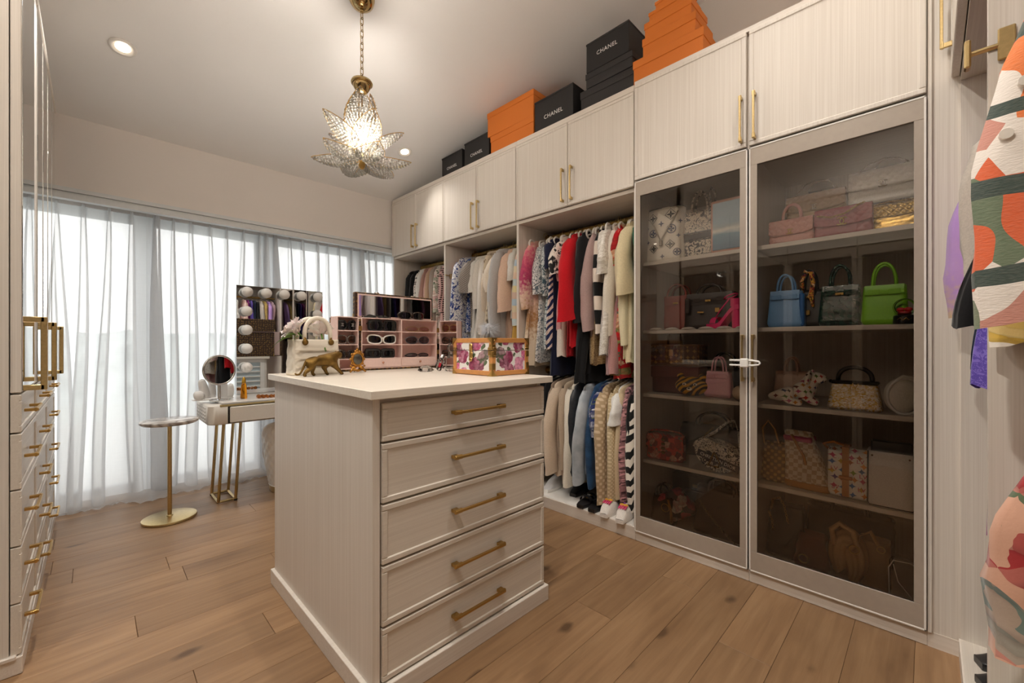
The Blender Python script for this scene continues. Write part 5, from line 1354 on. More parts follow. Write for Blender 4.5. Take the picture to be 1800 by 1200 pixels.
# bottom compartment
PK = F('#3a1d1c', '#b8414e', 'floral', .9, ('#b8414e', '#d7cfc6', '#7c2a32', '#c9b9a8'), rough=.4)
fs_ = shelf_place('shoulder_bag', 'dark bag printed with red and white flowers leaning in the bottom compartment', 'handbag', 1.06, SL[4], 2.55, .2, GB)
fb_ = soft_box(.24, .17, .10, tw=.16, td=.06, ex=3, wr=.008, seed=8).xf(RY(-.55) @ T3(0, 0, .02)); mz = min(v[2] for v in fb_.v)
obj('body', fb_.xf(T3(0, 0, -mz)), PK, fs_, True)
obj('strap', MB().tube([(-.05, 0, .17), (.02, -.02, .24), (.12, 0, .23), (.16, .05, .12)], .007, 8), leather('#2a1a14'), fs_, True)
br = tote('brown hobo bag with gold ring by the cabinet side', 1.175, 4, 2.53, .15, .175, .10, leather('#3a2618'), tw=.12, td=.06, hw=.7, hh=.07, wr=.008, seed=7)
obj('ring', MB().tube([(.03 + .024 * math.cos(k * PI / 9), -.055, .115 + .024 * math.sin(k * PI / 9)) for k in range(18)], .0032, 6, True), GOLD, br, True)
obj('tassel', MB().tube([(.05, -.06, .17), (.07, -.065, .11), (.075, -.065, .04)], [.006, .008, .010], 8), leather('#b9803a'), br, True)
dk = tote('big dark brown tote with a silver chain strap on the cabinet floor', .855, 4, 2.60, .31, .27, .14, leather('#2b1c12'), tw=.28, td=.07, hw=.5, hh=.06, wr=.008, seed=3)
obj('chain_strap', chain([(-.10, -.085, .20), (-.04, -.095, .13), (.04, -.10, .06), (.09, -.105, .02), (.13, -.11, .012)], .007), plain('dark_chain', '#8f7f66', .35, 1), dk, True)
cs = shelf_place('leather_case', 'flat black leather case standing at the back of the bottom compartment', 'case', 1.09, SL[4], 2.85, 0)
obj('body', MB().box(-.16, .16, -.045, .045, 0, .25, .012), BLACKL, cs)
obj('clasp', MB().box(-.02, .02, -.049, -.043, .17, .19, .002), GOLD2, cs)

# ================================================================== RIGHT GLASS CABINET
QP = leather('#c98f86')
flap_bag('small dusty pink quilted bag with rounded top handle', .495, 0, 2.515, .19, .125, .075, QP, flap=.66, cc=.026, top_handle=.085, qs=.032)
def purse_stand(label, y, x, h):
    t = shelf_place('purse_stand', label, 'stand', y, SL[0], x)
    w_ = plain('dark_walnut', '#5d4332', .45, noise_amt=.2, nscale=30)
    obj('post', MB().cyl((0, 0, .008), (0, 0, h), .006), w_, t); obj('base', MB().box(-.07, .07, -.05, .05, 0, .009, .003), w_, t)
    obj('arc_rest', MB().prism([(.055 * math.cos(PI * k / 14), h - .01 + .042 * math.sin(PI * k / 14)) for k in range(15)], -.014, .014), w_, t)
    return t
purse_stand('wooden purse stand holding the beige bag chain', .415, 2.78, .335)
purse_stand('wooden purse stand holding the white bag chain', .135, 2.78, .375)
def chain_over(w, h, top): return [(-w * .42, 0, h - .01), (-w * .28, .01, h + (top - h) * .5), (-.05, .02, top - .012), (0, .02, top), (.05, .02, top - .012), (w * .28, .01, h + (top - h) * .5), (w * .42, 0, h - .01)]
st1 = shelf_place('bag_riser', 'low clear riser under the beige flap bag', 'riser', .425, SL[0], 2.70); obj('riser_top', MB().box(-.12, .12, -.05, .05, .125, .131), ACRYL, st1); obj('riser_leg', MB().box(-.12, -.114, -.05, .05, 0, .125).box(.114, .12, -.05, .05, 0, .125), ACRYL, st1)
flap_bag('beige quilted flap bag with silver chain on a riser', .425, 0, 2.70, .255, .155, .075, leather('#b08d69'), z=SL[0] + .1315, flap=.62, cc=.028, chain_pts=chain_over(.25, .155, .235), metal=plain('silver_chain', '#cfc9bd', .25, 1))
flap_bag('burgundy flap bag with large gold clasp and draped chain', .287, 0, 2.50, .215, .135, .08, leather('#8a1f33'), quilt=.003, flap=.66, cc=.036, chain_pts=[(-.09, -.048, .105), (-.04, -.058, .088), (.01, -.058, .095), (.06, -.05, .128), (.08, -.03, .14)])
st2 = shelf_place('bag_riser', 'low clear riser under the white flap bag', 'riser', .155, SL[0], 2.68); obj('riser_top', MB().box(-.12, .12, -.05, .05, .160, .166), ACRYL, st2); obj('riser_leg', MB().box(-.12, -.114, -.05, .05, 0, .16).box(.114, .12, -.05, .05, 0, .16), ACRYL, st2)
flap_bag('white quilted flap bag raised on a riser', .155, 0, 2.68, .26, .165, .08, leather('#e6e3de'), z=SL[0] + .1665, flap=.6, cc=.032, chain_pts=chain_over(.26, .165, .225), metal=plain('silver_chain', '#cfc9bd', .25, 1))
GLD = plain('gold_foil_leather', '#c7a55e', .32, .85, .25, 90, bump=.4)
flap_bag('metallic gold quilted bag below the white flap bag', .105, 0, 2.555, .19, .125, .08, GLD, quilt=.006, qs=.03, flap=.5, cc=0, chain_pts=[(-.085, -.02, .13), (-.03, -.05, .128), (.03, -.05, .125), (.085, -.02, .13)])
# second shelf
def twilly(t, w, h, y, cols):
    obj('scarf', arch(w, h, .008, y, 0, sq=.6), F(cols[0], None, 'bands', 60, cols), t, True)
b1 = tote('sky blue structured tote with two tone sides', .525, 1, 2.545, .165, .185, .11, leather('#6f9dcb'), tw=.14, td=.07, hw=.5, hh=.085, hr=.0055, flap=.045, belt=True)
obj('side_gusset', MB().box(.062, .084, -.045, .045, .005, .17, .006), leather('#1f5d9e'), b1)
b2 = tote('black handbag with a red and gold silk scarf on its handle', .432, 1, 2.60, .13, .19, .10, leather('#121013'), tw=.11, td=.06, hw=.5, hh=.10, lock=True)
twz = MB(); twz.tube([(-.028, -.033, .17), (-.03, -.035, .24), (-.012, -.035, .285), (.01, -.036, .275), (.018, -.04, .22), (.01, -.045, .16), (.02, -.055, .10)], [.009, .010, .012, .011, .010, .012, .006], 8)
obj('silk_scarf', twz, F('#a3222a', None, 'blotch', 6, ('#a3222a', '#1b1b1f', '#d9a23a', '#b83a2a', '#ead9b0')), b2, True)
obj('padlock', MB().box(-.008, .008, -.062, -.054, .06, .085, .002), GOLD, b2)
CROC = plain('green_croc_leather', '#16332a', .18, noise_amt=.45, nscale=55, coat=.5, bump=.6)
tote('dark green crocodile leather tote', .302, 1, 2.55, .175, .19, .115, CROC, tw=.15, td=.075, hw=.5, hh=.10, hr=.006, flap=.05, belt=True, lock=True, hmat=CROC)
tote('lime green leather tote with tall handles', .143, 1, 2.53, .165, .175, .11, leather('#7cb81f'), tw=.145, td=.075, hw=.55, hh=.10, hr=.006, flap=.045, belt=True)
gb = shelf_place('snow_globe', 'glass globe with a red bow on a black lettered base', 'snow globe', .075, SL[1], 2.45)
obj('base', MB().lathe([(.0, 0), (.036, 0), (.038, .005), (.036, .034), (.030, .038), (.0, .038)], 28), BLACKL, gb, 40)
obj('globe', MB().ball((0, 0, .072), .038, 24, 16), ACRYL, gb, True)
obj('bow', MB().ball((-.012, 0, .062), (.014, .01, .010)).ball((.012, 0, .062), (.014, .01, .010)).box(-.022, .022, -.014, .014, .040, .054, .003), plain('red_bow', '#c3141c', .4), gb, True)
obj('base_lettering', MB().tube([(-.022, -.0395, .018), (-.012, -.0405, .026), (-.004, -.041, .014), (.006, -.041, .026), (.014, -.0405, .016), (.024, -.039, .024)], .0014, 5), GOLD, gb, True)
# third shelf
tote('nude tote at the back of the plush dog shelf', .535, 2, 2.72, .17, .155, .10, leather('#bd9a83'), tw=.15, td=.06, hw=.4, hh=.075)
DOGM = F('#efe6d8', '#efe6d8', 'motif', 1.2, ('#3b2a24', '#c0392b', '#d08a3a', '#5d7f3a', '#7a3b2e', '#2c3d6b', '#c05a7a'), sheen=.4)
def skinned(name, joints, edges, mat, parent, sub=2, smooth=True):
    me = bpy.data.meshes.new(name); me.from_pydata([j[:3] for j in joints], edges, [])
    o = bpy.data.objects.new(name, me); C.objects.link(o); me.materials.append(mat)
    o.modifiers.new('skin', 'SKIN').use_smooth_shade = True
    sv = me.skin_vertices[0].data
    for i, j in enumerate(joints): sv[i].radius = (j[3], j[4] if len(j) > 4 else j[3]); sv[i].use_root = (i == 0)
    m = o.modifiers.new('sub', 'SUBSURF'); m.levels = sub; m.render_levels = sub
    if parent: o.parent = parent
    return o
dg = shelf_place('plush_dog', 'cream plush dog lying down, covered in small coloured motifs', 'plush toy', .475, SL[2], 2.50, .05)
J = [(-.03, 0, .055, .040), (-.085, 0, .042, .030), (-.125, 0, .030, .016), (.03, 0, .072, .044), (.062, 0, .10, .036), (.072, 0, .145, .040), (.10, -.005, .138, .028), (.125, -.008, .125, .018),
     (-.02, -.05, .020, .018), (.035, -.065, .017, .017), (.06, -.045, .035, .020), (.098, -.055, .018, .017), (-.05, .045, .02, .018), (.0, .055, .016, .016), (.05, .04, .03, .018), (.09, .045, .017, .016)]
skinned('body', J, [(0, 1), (1, 2), (0, 3), (3, 4), (4, 5), (5, 6), (6, 7), (0, 8), (8, 9), (3, 10), (10, 11), (0, 12), (12, 13), (3, 14), (14, 15)], DOGM, dg)
for s in (-1, 1): obj('ear', MB().tube([(.065, s * .034, .17), (.058, s * .048, .15), (.05, s * .05, .11)], [.012, .02, .016], 10, flat=.45), DOGM, dg, True)
obj('nose', MB().ball((.14, -.008, .128), .008), BLACKL, dg, True)
SEQ = F('#cfcac0', '#b08d3a', 'sequin', .9, metal=.55, rough=.35, sheen=0)
lv = shelf_place('sequin_bag', 'silver and gold sequin top-handle bag with black trim and a gold letter emblem', 'handbag', .245, SL[2], 2.50, 0, GB)
obj('body', soft_box(.205, .125, .10, tw=.165, td=.06, ex=6, bot=.012), F('#e8e6e0', '#c9a23c', 'sequin', 1.0, metal=.4, rough=.38, sheen=0), lv, True)
obj('top_trim', MB().box(-.087, .087, -.034, .034, .118, .134, .006), BLACKL, lv)
obj('handle', arch(.125, .068, .0095, 0, .128, sq=.7), BLACKL, lv, True)
obj('handle_ring', MB().box(-.070, -.055, -.006, .006, .132, .146, .002).box(.055, .070, -.006, .006, .132, .146, .002), GOLD, lv)
le = MB().text('L', .036, T3(-.006, -.052, .104) @ RX(PI / 2 - .12), .002).text('V', .040, T3(.007, -.0535, .110) @ RX(PI / 2 - .12), .002)
obj('letter_emblem', le, GOLD, lv)
wr_ = shelf_place('saddle_pouch', 'white rounded pouch bag leaning by the cabinet side', 'handbag', .085, SL[2], 2.50, .5, GB)
obj('body', MB().grid(lambda u, v: (.065 * math.cos(2 * PI * u) * math.sin(PI * v * .998 + .003) ** .5, -.03 * math.cos(PI * v), .078 + .078 * math.sin(2 * PI * u) * math.sin(PI * v * .998 + .003) ** .5), 32, 14, True), leather('#e4e0d6'), wr_, True)
obj('rim', MB().tube([(.064 * math.cos(k * PI / 14), -.024, .078 + .077 * math.sin(k * PI / 14)) for k in range(28)], .006, 6, True), leather('#f0eee8'), wr_, True)
obj('strap', MB().tube([(-.03, -.02, .145), (-.01, -.03, .165), (.03, -.03, .160), (.05, -.02, .12)], .007, 8), leather('#e4e0d6'), wr_, True)
# fourth shelf
STRAW = F('#c19a5c', '#7a5528', 'knit', .45, rough=.8)
sr_ = tote('woven straw basket bag with leather handle', .57, 3, 2.53, .135, .20, .11, STRAW, tw=.105, td=.06, handles=False, body_kw=dict(ex=3))
obj('handle', MB().tube([(-.045, -.03, .19), (-.055, -.03, .27), (-.03, -.02, .31), (.0, -.02, .27), (.02, -.03, .20)], .005, 8), leather('#b58a58'), sr_, True)
CHK = F('#d9cbb6', '#b59b7d', 'check', .85)
cb = shelf_place('canvas_bucket', 'tall leaning checked canvas bucket bag with tan base and pink stripe', 'handbag', .46, SL[3], 2.53, -.08, GB)
cbm = soft_box(.195, .27, .13, tw=.115, td=.06, ex=4, wr=.004, seed=6, top_open=True); cbm.v = [(x - .17 * (z) - .0, y, z) if True else 0 for x, y, z in cbm.v]; cbm.xf(T3(.035, 0, 0))
obj('body', cbm, CHK, cb, True)
bb_ = soft_box(.201, .032, .136, ex=4, bot=.006).xf(T3(.035, 0, 0)); obj('base_trim', bb_, leather('#b8792f'), cb, True)
sx_ = MB().box(-.060, .060, -.044, .042, .225, .250, .004); sx_.v = [(x - .17 * z + .035, y, z) for x, y, z in sx_.v]; obj('stripe', sx_, leather('#a3305a'), cb)
obj('strap', MB().tube([(-.03, -.04, .255), (-.005, -.06, .22), (.03, -.065, .16), (.035, -.06, .12)], .006, 8), leather('#b8792f'), cb, True)
MULTI = F('#f0ece4', '#f0ece4', 'motif', .95, ('#b0643a', '#c8a83c', '#3f6fae', '#c03a6a', '#7a9a3a', '#5a4a9a', '#d88a3a'), rough=.4, sheen=0)
mu = tote('white tote with small multicoloured motifs and a tan buckle strap', .262, 3, 2.51, .165, .215, .11, MULTI, tw=.165, td=.09, handles=False)
obj('strap', MB().grid(lambda u, v: (-.012 + .026 * (u - .5), -.060 + .0085 * v - .002, .01 + .225 * v), 3, 10).grid(lambda u, v: (-.012 + .026 * (u - .5), -.054 + .10 * v, .222 + .02 * math.sin(PI * v)), 3, 8), leather('#b0702e'), mu)
obj('buckle', MB().box(-.036, .014, -.066, -.054, .088, .104, .003), leather('#a8662a'), mu)
obj('carry_strap', MB().tube([(-.075, 0, .20), (-.10, -.02, .235), (-.06, -.03, .25), (-.02, -.03, .24)], .006, 8), leather('#b0702e'), mu, True)
ll = MB()
for (x, z, c) in ((-.055, .13, 0), (.04, .175, 1), (.045, .05, 2), (-.05, .045, 0), (-.045, .185, 1), (.05, .11, 2)):
    ll.text('LV', .026, T3(x, -.0575 + .012 * z / .2, z) @ RX(PI / 2 - .06), .0004)
obj('letter_print', ll, plain('rose_print', '#c0406a', .5), mu)
ws = shelf_place('square_tote', 'plain white square leather tote with black piped edge', 'handbag', .118, SL[3], 2.465, 0, GB)
obj('body', soft_box(.155, .245, .09, ex=10, bot=.012, top_open=True), leather('#dcd8d2'), ws, True)
obj('edge_piping', MB().tube([(-.074, -.045, .243), (-.0755, -.044, .02), (-.07, -.043, .008), (.07, -.043, .008), (.0755, -.044, .02), (.074, -.045, .243)], .0028, 6), BLACKL, ws, True)
obj('pouch', MB().box(-.068, .068, .0, .03, .06, .285, .006), leather('#34383a'), ws)
obj('snap', MB().ball((-.06, -.048, .225), .004).ball((.06, -.048, .225), .004), GOLD2, ws, True)
# bottom compartment
bc = tote('black quilted tote with gold chain handles in the dark corner', .535, 4, 2.60, .18, .27, .13, leather('#15120f'), tw=.15, td=.07, handles=False, wr=.006)
obj('chain_strap', chain([(-.06, -.05, .25), (-.05, -.06, .30), (-.02, -.062, .315), (.0, -.062, .28), (.02, -.066, .19)], .0065), GOLD, bc, True)
obj('chain_strap', chain([(-.07, -.05, .22), (-.055, -.06, .19), (-.05, -.066, .14)], .006), GOLD, bc, True)
su = tote('rust brown suede bag with gold ring leaning on the ruched bag', .415, 4, 2.56, .16, .17, .11, F('#5d2a1c', rough=.95), tw=.10, td=.05, handles=False, wr=.010, seed=9)
obj('ring', MB().tube([(-.03 + .02 * math.cos(k * PI / 9), -.062, .05 + .02 * math.sin(k * PI / 9)) for k in range(18)], .003, 6, True), GOLD, su, True)
hb_ = shelf_place('hobo_bag', 'tan ruched leather hobo bag with looped knot handle', 'handbag', .275, SL[4], 2.50, 0, GB)
TANL = leather('#b08a5e')
hbm = MB()
def hobo(u, v):
    a = math.radians(-75 + 300 * u); rr = .030 + .022 * math.sin(PI * u); cx, cz = .002 + .030 * math.cos(a), .145 + .088 * math.sin(a)
    q = 2 * PI * v; rp = rr * (1 + .06 * math.sin(q * 9 + u * 8)); n = Vector((math.cos(a), 0, math.sin(a)))
    return (cx + n.x * rp * math.cos(q), rp * 1.05 * math.sin(q), cz + n.z * rp * math.cos(q))
hbm.grid(lambda u, v: hobo(v, u), 48, 40, True, True, True)
mz = min(v[2] for v in hbm.v); obj('body', hbm.xf(T3(0, 0, -mz)), TANL, hb_, True)
obj('knot_handle', MB().tube([(-.04, -.04, .18), (-.05, -.05, .25), (-.02, -.05, .285), (.03, -.055, .26), (.04, -.06, .21), (.015, -.065, .18)], .012, 10), TANL, hb_, True)
obj('ring', MB().tube([(.035 + .018 * math.cos(k * PI / 9), -.075, .19 + .018 * math.sin(k * PI / 9)) for k in range(18)], .0028, 6, True), GOLD, hb_, True)
tb = tote('tan leather bucket bag with a long buckled strap', .178, 4, 2.55, .12, .22, .11, leather('#8a6538'), tw=.11, td=.08, handles=False, body_kw=dict(ex=3.5))
obj('strap', MB().tube([(.02, -.048, .20), (-.01, -.07, .27), (-.05, -.075, .24), (-.055, -.078, .15), (-.062, -.08, .05), (-.068, -.08, .012)], .009, 8, flat=.35), leather('#a67c48'), tb, True)
obj('ring', MB().tube([(.025 + .014 * math.cos(k * PI / 8), -.055, .195 + .014 * math.sin(k * PI / 8)) for k in range(16)], .0024, 6, True), GOLD, tb, True)
pv = shelf_place('clear_pouch', 'clear pouch with white piping at the front corner of the cabinet floor', 'handbag', .075, SL[4], 2.47, 0, GB)
obj('body', soft_box(.10, .19, .06, tw=.10, td=.05, ex=4), ACRYL, pv, True)
obj('piping', MB().tube([(-.048, -.03, .015), (-.05, -.03, .15), (-.035, -.03, .185), (.02, -.03, .19), (.045, -.03, .175), (.05, -.03, .02)], .0025, 6).tube([(-.035, -.033, .17), (-.02, -.035, .10), (.02, -.035, .05), (.035, -.034, .015)], .002, 6), PRINT, pv, True)
tote('dark brown bag at the back of the cabinet floor', .30, 4, 2.82, .36, .24, .14, leather('#2b1d12'), hw=.4, hh=.08, wr=.008, seed=12)

# ================================================================== ON THE ISLAND
TOP = 1.0505
# quilted white vase bag with peonies
BISQ = plain('bisque_porcelain', '#efe6d6', .5, noise_amt=.02)
vb = thing('bag_vase', 'cream quilted vase shaped like a handbag holding pink peonies', 'vase', (.778, 2.175, TOP), .10)
obj('body', soft_box(.235, .172, .11, tw=.222, td=.085, ex=6, quilt=.004, qs=.058, nth=96, nz=34, bot=.008, top_open=True), BISQ, vb, True)
obj('handle', arch(.128, .105, .0105, -.040, .172, sq=.62), BISQ, vb, True)
obj('handle', arch(.128, .105, .0105, .040, .172, sq=.62), BISQ, vb, True)
for s in (-1, 1): obj('grommet', MB().ball((s * .064, -.050, .158), (.015, .007, .015), 16, 10).cyl((s * .064, -.045, .16), (s * .064, -.042, .182), .008), GOLD2, vb, True)
obj('seam', MB().box(-.113, .113, -.0555, -.050, .118, .120).box(-.115, .115, -.058, -.052, .078, .080).box(-.115, .115, -.060, -.054, .040, .042), plain('bisque_seam', '#d8cbb6', .5), vb)
PEO = F('#f6dcd8', None, 'soft', 2.2, ('#fefaf8', '#fdeeeb', '#fefbfa'), rough=.7, sheen=.3)
LEAFG = plain('peony_leaf', '#5f8a34', .5, noise_amt=.25, nscale=80)
def peony(label, c, r, tilt, seed):
    rr = random.Random(seed); t = thing('peony', label, 'flower', c, 0, 'peonies in the bag vase')
    t.rotation_euler = tilt
    for ring, (n, op, s) in enumerate(((5, .30, .62), (7, .62, .80), (9, 1.0, .95), (9, 1.35, 1.0))):
        for k in range(n):
            az = 2 * PI * (k + .37 * ring) / n + rr.uniform(-.15, .15); L = r * s * rr.uniform(.92, 1.08); wdt = L * rr.uniform(.75, .95)
            def fn(u, v, az=az, op=op, L=L, wdt=wdt):
                q = (u - .5) * 2; a = op * (.35 + .65 * v) - .55 * v * v * (1 if ring < 3 else .3)
                rad = L * v * math.sin(op * (.5 + .35 * v)); z = L * v * math.cos(op * (.55 + .35 * v)) + .12 * L * q * q * v
                hw = wdt * .5 * math.sin(PI * (.12 + .78 * v)) ** .7; e = .05 * L * math.sin(q * 9 + az) * v
                x = rad + e * .3 - .18 * L * q * q * v; y = hw * q
                return (x * math.cos(az) - y * math.sin(az), x * math.sin(az) + y * math.cos(az), z + e)
            obj('petal', MB().grid(fn, 7, 6), PEO, t, True)
    obj('stem', MB().tube([(0, 0, .0), (0, 0, -.06), (.004, 0, -.10)], .004, 6), LEAFG, t, True)
    return t
p1_ = peony('large open pale pink peony leaning over the vase side', (.700, 2.165, TOP + .205), .078, (-.35, -.75, .3), 3)
p2_ = peony('rounder pink peony inside the vase handles', (.815, 2.175, TOP + .20), .072, (-.5, .25, .4), 5)
for pts in (((-.01, 0, -.01), (-.05, -.02, .0), (-.085, -.03, -.035)), ((-.01, -.01, -.01), (-.04, -.045, .01), (-.065, -.06, .0)), ((.0, -.015, -.015), (-.02, -.05, -.005), (-.03, -.07, -.02)), ((-.02, 0, -.02), (-.075, -.01, -.02), (-.11, -.02, -.06))):
    m = MB(); P = [Vector(p) for p in pts]
    def lf(u, v, P=P):
        a = P[0].lerp(P[1], v).lerp(P[1].lerp(P[2], v), v); w_ = .013 * math.sin(PI * min(1, .06 + v * .94)); q = (u - .5) * 2
        return a + Vector((.25 * w_ * q, -.5 * w_ * q, .8 * w_ * abs(q) * .4 + .6 * w_ * q))
    o = obj('leaf', m.grid(lf, 5, 9), LEAFG, p1_, True); o.rotation_euler = (.35, .75, -.3)
# brass leopard
lp = thing('leopard_figurine', 'antique brass leopard figurine striding in front of the vase', 'figurine', (.765, 2.045, TOP), .22)
J = [(-.052, 0, .070, .0225, .020), (-.020, 0, .071, .020, .020), (.020, 0, .072, .0225, .023), (.050, 0, .077, .0215, .021), (.074, 0, .092, .015, .015), (.094, 0, .098, .0135, .014), (.110, 0, .092, .0085, .009),
     (-.068, 0, .072, .011), (-.082, 0, .055, .0055), (-.092, .002, .030, .0045), (-.104, .003, .012, .0042), (-.118, .004, .010, .0042), (-.126, .004, .018, .0035),
     (-.062, -.014, .050, .0150), (-.066, -.015, .034, .0085), (-.086, -.015, .022, .0065), (-.094, -.015, .006, .0058), (-.082, -.016, .004, .0055),
     (-.042, .014, .050, .0140), (-.030, .015, .034, .0085), (-.036, .015, .020, .0065), (-.032, .015, .006, .006), (-.020, .015, .004, .0055),
     (.056, -.015, .055, .0125), (.072, -.016, .034, .0080), (.088, -.016, .018, .0065), (.098, -.016, .005, .0058), (.110, -.016, .004, .005),
     (.034, .015, .050, .0120), (.026, .016, .032, .0080), (.036, .016, .018, .0062), (.040, .016, .005, .0058), (.052, .016, .004, .005)]
E_ = [(0, 1), (1, 2), (2, 3), (3, 4), (4, 5), (5, 6), (0, 7), (7, 8), (8, 9), (9, 10), (10, 11), (11, 12), (0, 13), (13, 14), (14, 15), (15, 16), (16, 17), (0, 18), (18, 19), (19, 20), (20, 21), (21, 22), (3, 23), (23, 24), (24, 25), (25, 26), (26, 27), (3, 28), (28, 29), (29, 30), (30, 31), (31, 32)]
J = [(a[0], a[1], a[2]) + tuple(r * (1.40 if k in (0, 1, 2, 3) else 1.5 if k in (4, 5, 6) else 1.75 if a[2] > .045 and r > .011 else 1.35 if k > 12 else 1.15) for r in a[3:]) for k, a in enumerate(J)]
skinned('body', J, E_, GOLD2, lp)
obj('ear', MB().ball((.086, -.010, .110), (.006, .004, .006), 10, 8), GOLD2, lp, True)
obj('ear', MB().ball((.086, .010, .110), (.006, .004, .006), 10, 8), GOLD2, lp, True)
obj('jaw', MB().tube([(.094, 0, .088), (.108, 0, .082)], [.008, .005], 8), GOLD2, lp, True)
# ornate standing frame
fr_ = thing('ornate_frame', 'small ornate gilt standing frame with dark oval centre', 'frame', (.985, 2.135, TOP), .05)
m = MB()
for k in range(20):
    a = 2 * PI * k / 20; rr = 1.0 if k % 2 else 1.22
    m.ball((.030 * rr * math.cos(a), 0, .070 + .034 * rr * math.sin(a)), (.0075, .006, .0075), 8, 6)
m.tube([(.029 * math.cos(k * PI / 14), 0, .070 + .033 * math.sin(k * PI / 14)) for k in range(28)], .0065, 6, True)
m.ball((0, 0, .114), (.010, .006, .012), 8, 6).ball((0, 0, .126), .005, 8, 6)
for s in (-1, 1):
    m.tube([(s * .012, 0, .034), (s * .028, 0, .026), (s * .034, -.004, .012), (s * .044, -.006, .003)], [.006, .007, .006, .004], 7)
    m.ball((s * .02, -.003, .024), (.009, .007, .009), 8, 6); m.ball((s * .038, -.002, .034), .006, 8, 6)
m.tube([(-.03, 0, .018), (0, -.004, .010), (.03, 0, .018)], .007, 7)
obj('gilt_frame', m, plain('gilt', '#b5803a', .35, .9, .3, 80), fr_, True)
obj('oval_centre', MB().lathe([(.0, .002), (.024, .002), (.0255, 0)], 28).xf(T3(0, -.004, .070) @ Matrix.Diagonal((1, 1, 1.12, 1)) @ RX(PI / 2)), plain('dark_mirror', '#5d5a52', .15, .6), fr_, True)
obj('strut', MB().tube([(0, .005, .08), (0, .035, .002)], .003, 6), GOLD2, fr_)
# ---------------------------------------------------------------- sunglasses trunk
RUST = F('#3f2c20', '#8c6a3c', 'motif', 1.3, ('#8c6a3c', '#7a5a32', '#94733f'), rough=.5, sheen=0)
PINKV = plain('pink_suede', '#eaccc4', .75, noise_amt=.04, nscale=90)
PINKD = plain('pink_suede_lining', '#e2bcb4', .8, noise_amt=.04, nscale=90)
SC = (1.322, 2.262, TOP)
sc = thing('sunglasses_case', 'open pink-lined dark leather trunk with shelves for sunglasses', 'trunk', SC)
X0, X1, ZB, ZT, DP = -.252, .252, .008, .302, .065
obj('outer_case', MB().box(X0 - .010, X1 + .010, .0, DP + .005, .0, .012, .004).box(X0 - .010, X0 - .001, .004, DP + .005, .012, ZT - .01, .002).box(X1 + .001, X1 + .010, .004, DP + .005, .012, ZT - .01, .002).box(X0 - .01, X1 + .01, DP, DP + .006, .012, ZT - .01), RUST, sc)
obj('back_lining', MB().box(X0, X1, DP - .004, DP, .012, ZT), PINKD, sc)
sh = MB(); zs_ = [.012, .066, .146, .223, ZT - .004]
t_ = .005
for z in zs_: sh.box(X0, X1, .002, DP - .004, z - t_ / 2, z + t_ / 2, .001)
for x in (X0, X1, 0): sh.box(x - t_ / 2, x + t_ / 2, .001, DP - .004, .012, ZT - .002, .001)
obj('shelf_frame', sh, PINKV, sc)
for s in (-1, 1):
    d = obj('drawer', MB().box(min(s * .004, s * .248), max(s * .004, s * .248), .001, .05, .016, .063, .002), PINKV, sc)
    obj('knob', MB().lathe([(.0, .012), (.006, .010), (.007, .006), (.003, .0)], 14).xf(T3(s * .126, .0, .042) @ RX(PI / 2)), plain('rose_gold', '#d39a80', .3, .9), d, True)
lid = MB().box(X0 - .012, X1 + .012, DP - .004, DP + .030, ZT + .0, ZT + .148, .005)
ld = obj('lid', lid, RUST, sc)
for sx in (-1, 1): obj('case_corner', MB().box(sx * (X1 + .0125) - .014 * (sx > 0), sx * (X1 + .0125) + .014 * (sx < 0), DP + .018, DP + .032, ZT + .0, ZT + .024, .002).box(sx * (X1 + .0105) - .014 * (sx > 0), sx * (X1 + .0105) + .014 * (sx < 0), DP - .006, DP + .0075, .0, .024, .002), GOLD, sc)
obj('lid_lining', MB().box(X0 + .002, X1 - .002, DP - .008, DP - .003, ZT + .004, ZT + .138, .001), PINKV, ld)
obj('lid_mirror', MB().box(X0 + .009, X1 - .009, DP - .010, DP - .007, ZT + .010, ZT + .130, .0005), MIRROR, ld)
obj('lid_latch', MB().ball((-.125, DP + .01, ZT + .150), (.016, .012, .009), 14, 8).ball((.12, DP + .01, ZT + .150), (.014, .012, .005), 14, 8), CHROME, ld, True)
wings = []
WROT = {-1: 0.08, 1: -1.05}
for s in (-1, 1):
    hx = X0 - .011 if s < 0 else X1 + .011
    MW = T3(hx, .0, 0) @ RZ(WROT[s]); a, b = (-.131, -.011) if s < 0 else (.011, .131)
    inn = MB()
    for z in zs_: inn.box(a, b, -.0, .075, z - t_ / 2, z + t_ / 2, .001)
    for x in (a, b): inn.box(x - t_ / 2, x + t_ / 2, -.0, .075, .012, ZT - .002, .001)
    w_ = obj('door_wing', inn.xf(MW), PINKV, sc)
    obj('wing_back', MB().box(a, b, .071, .075, .012, ZT).xf(MW), PINKD, w_)
    obj('outer_shell', MB().box(a - .004, b + .004, .076, .084, .004, ZT - .006, .002).box(a - .004, b + .004, .002, .08, .0, .010, .002).xf(MW), RUST, w_)
    for z in (.085, .225): obj('hinge', MB().box(hx - .010, hx + .010, -.004, .004, z, z + .027, .001), GOLD, sc)
    wings.append(MW @ T3((a + b) / 2, 0, 0))
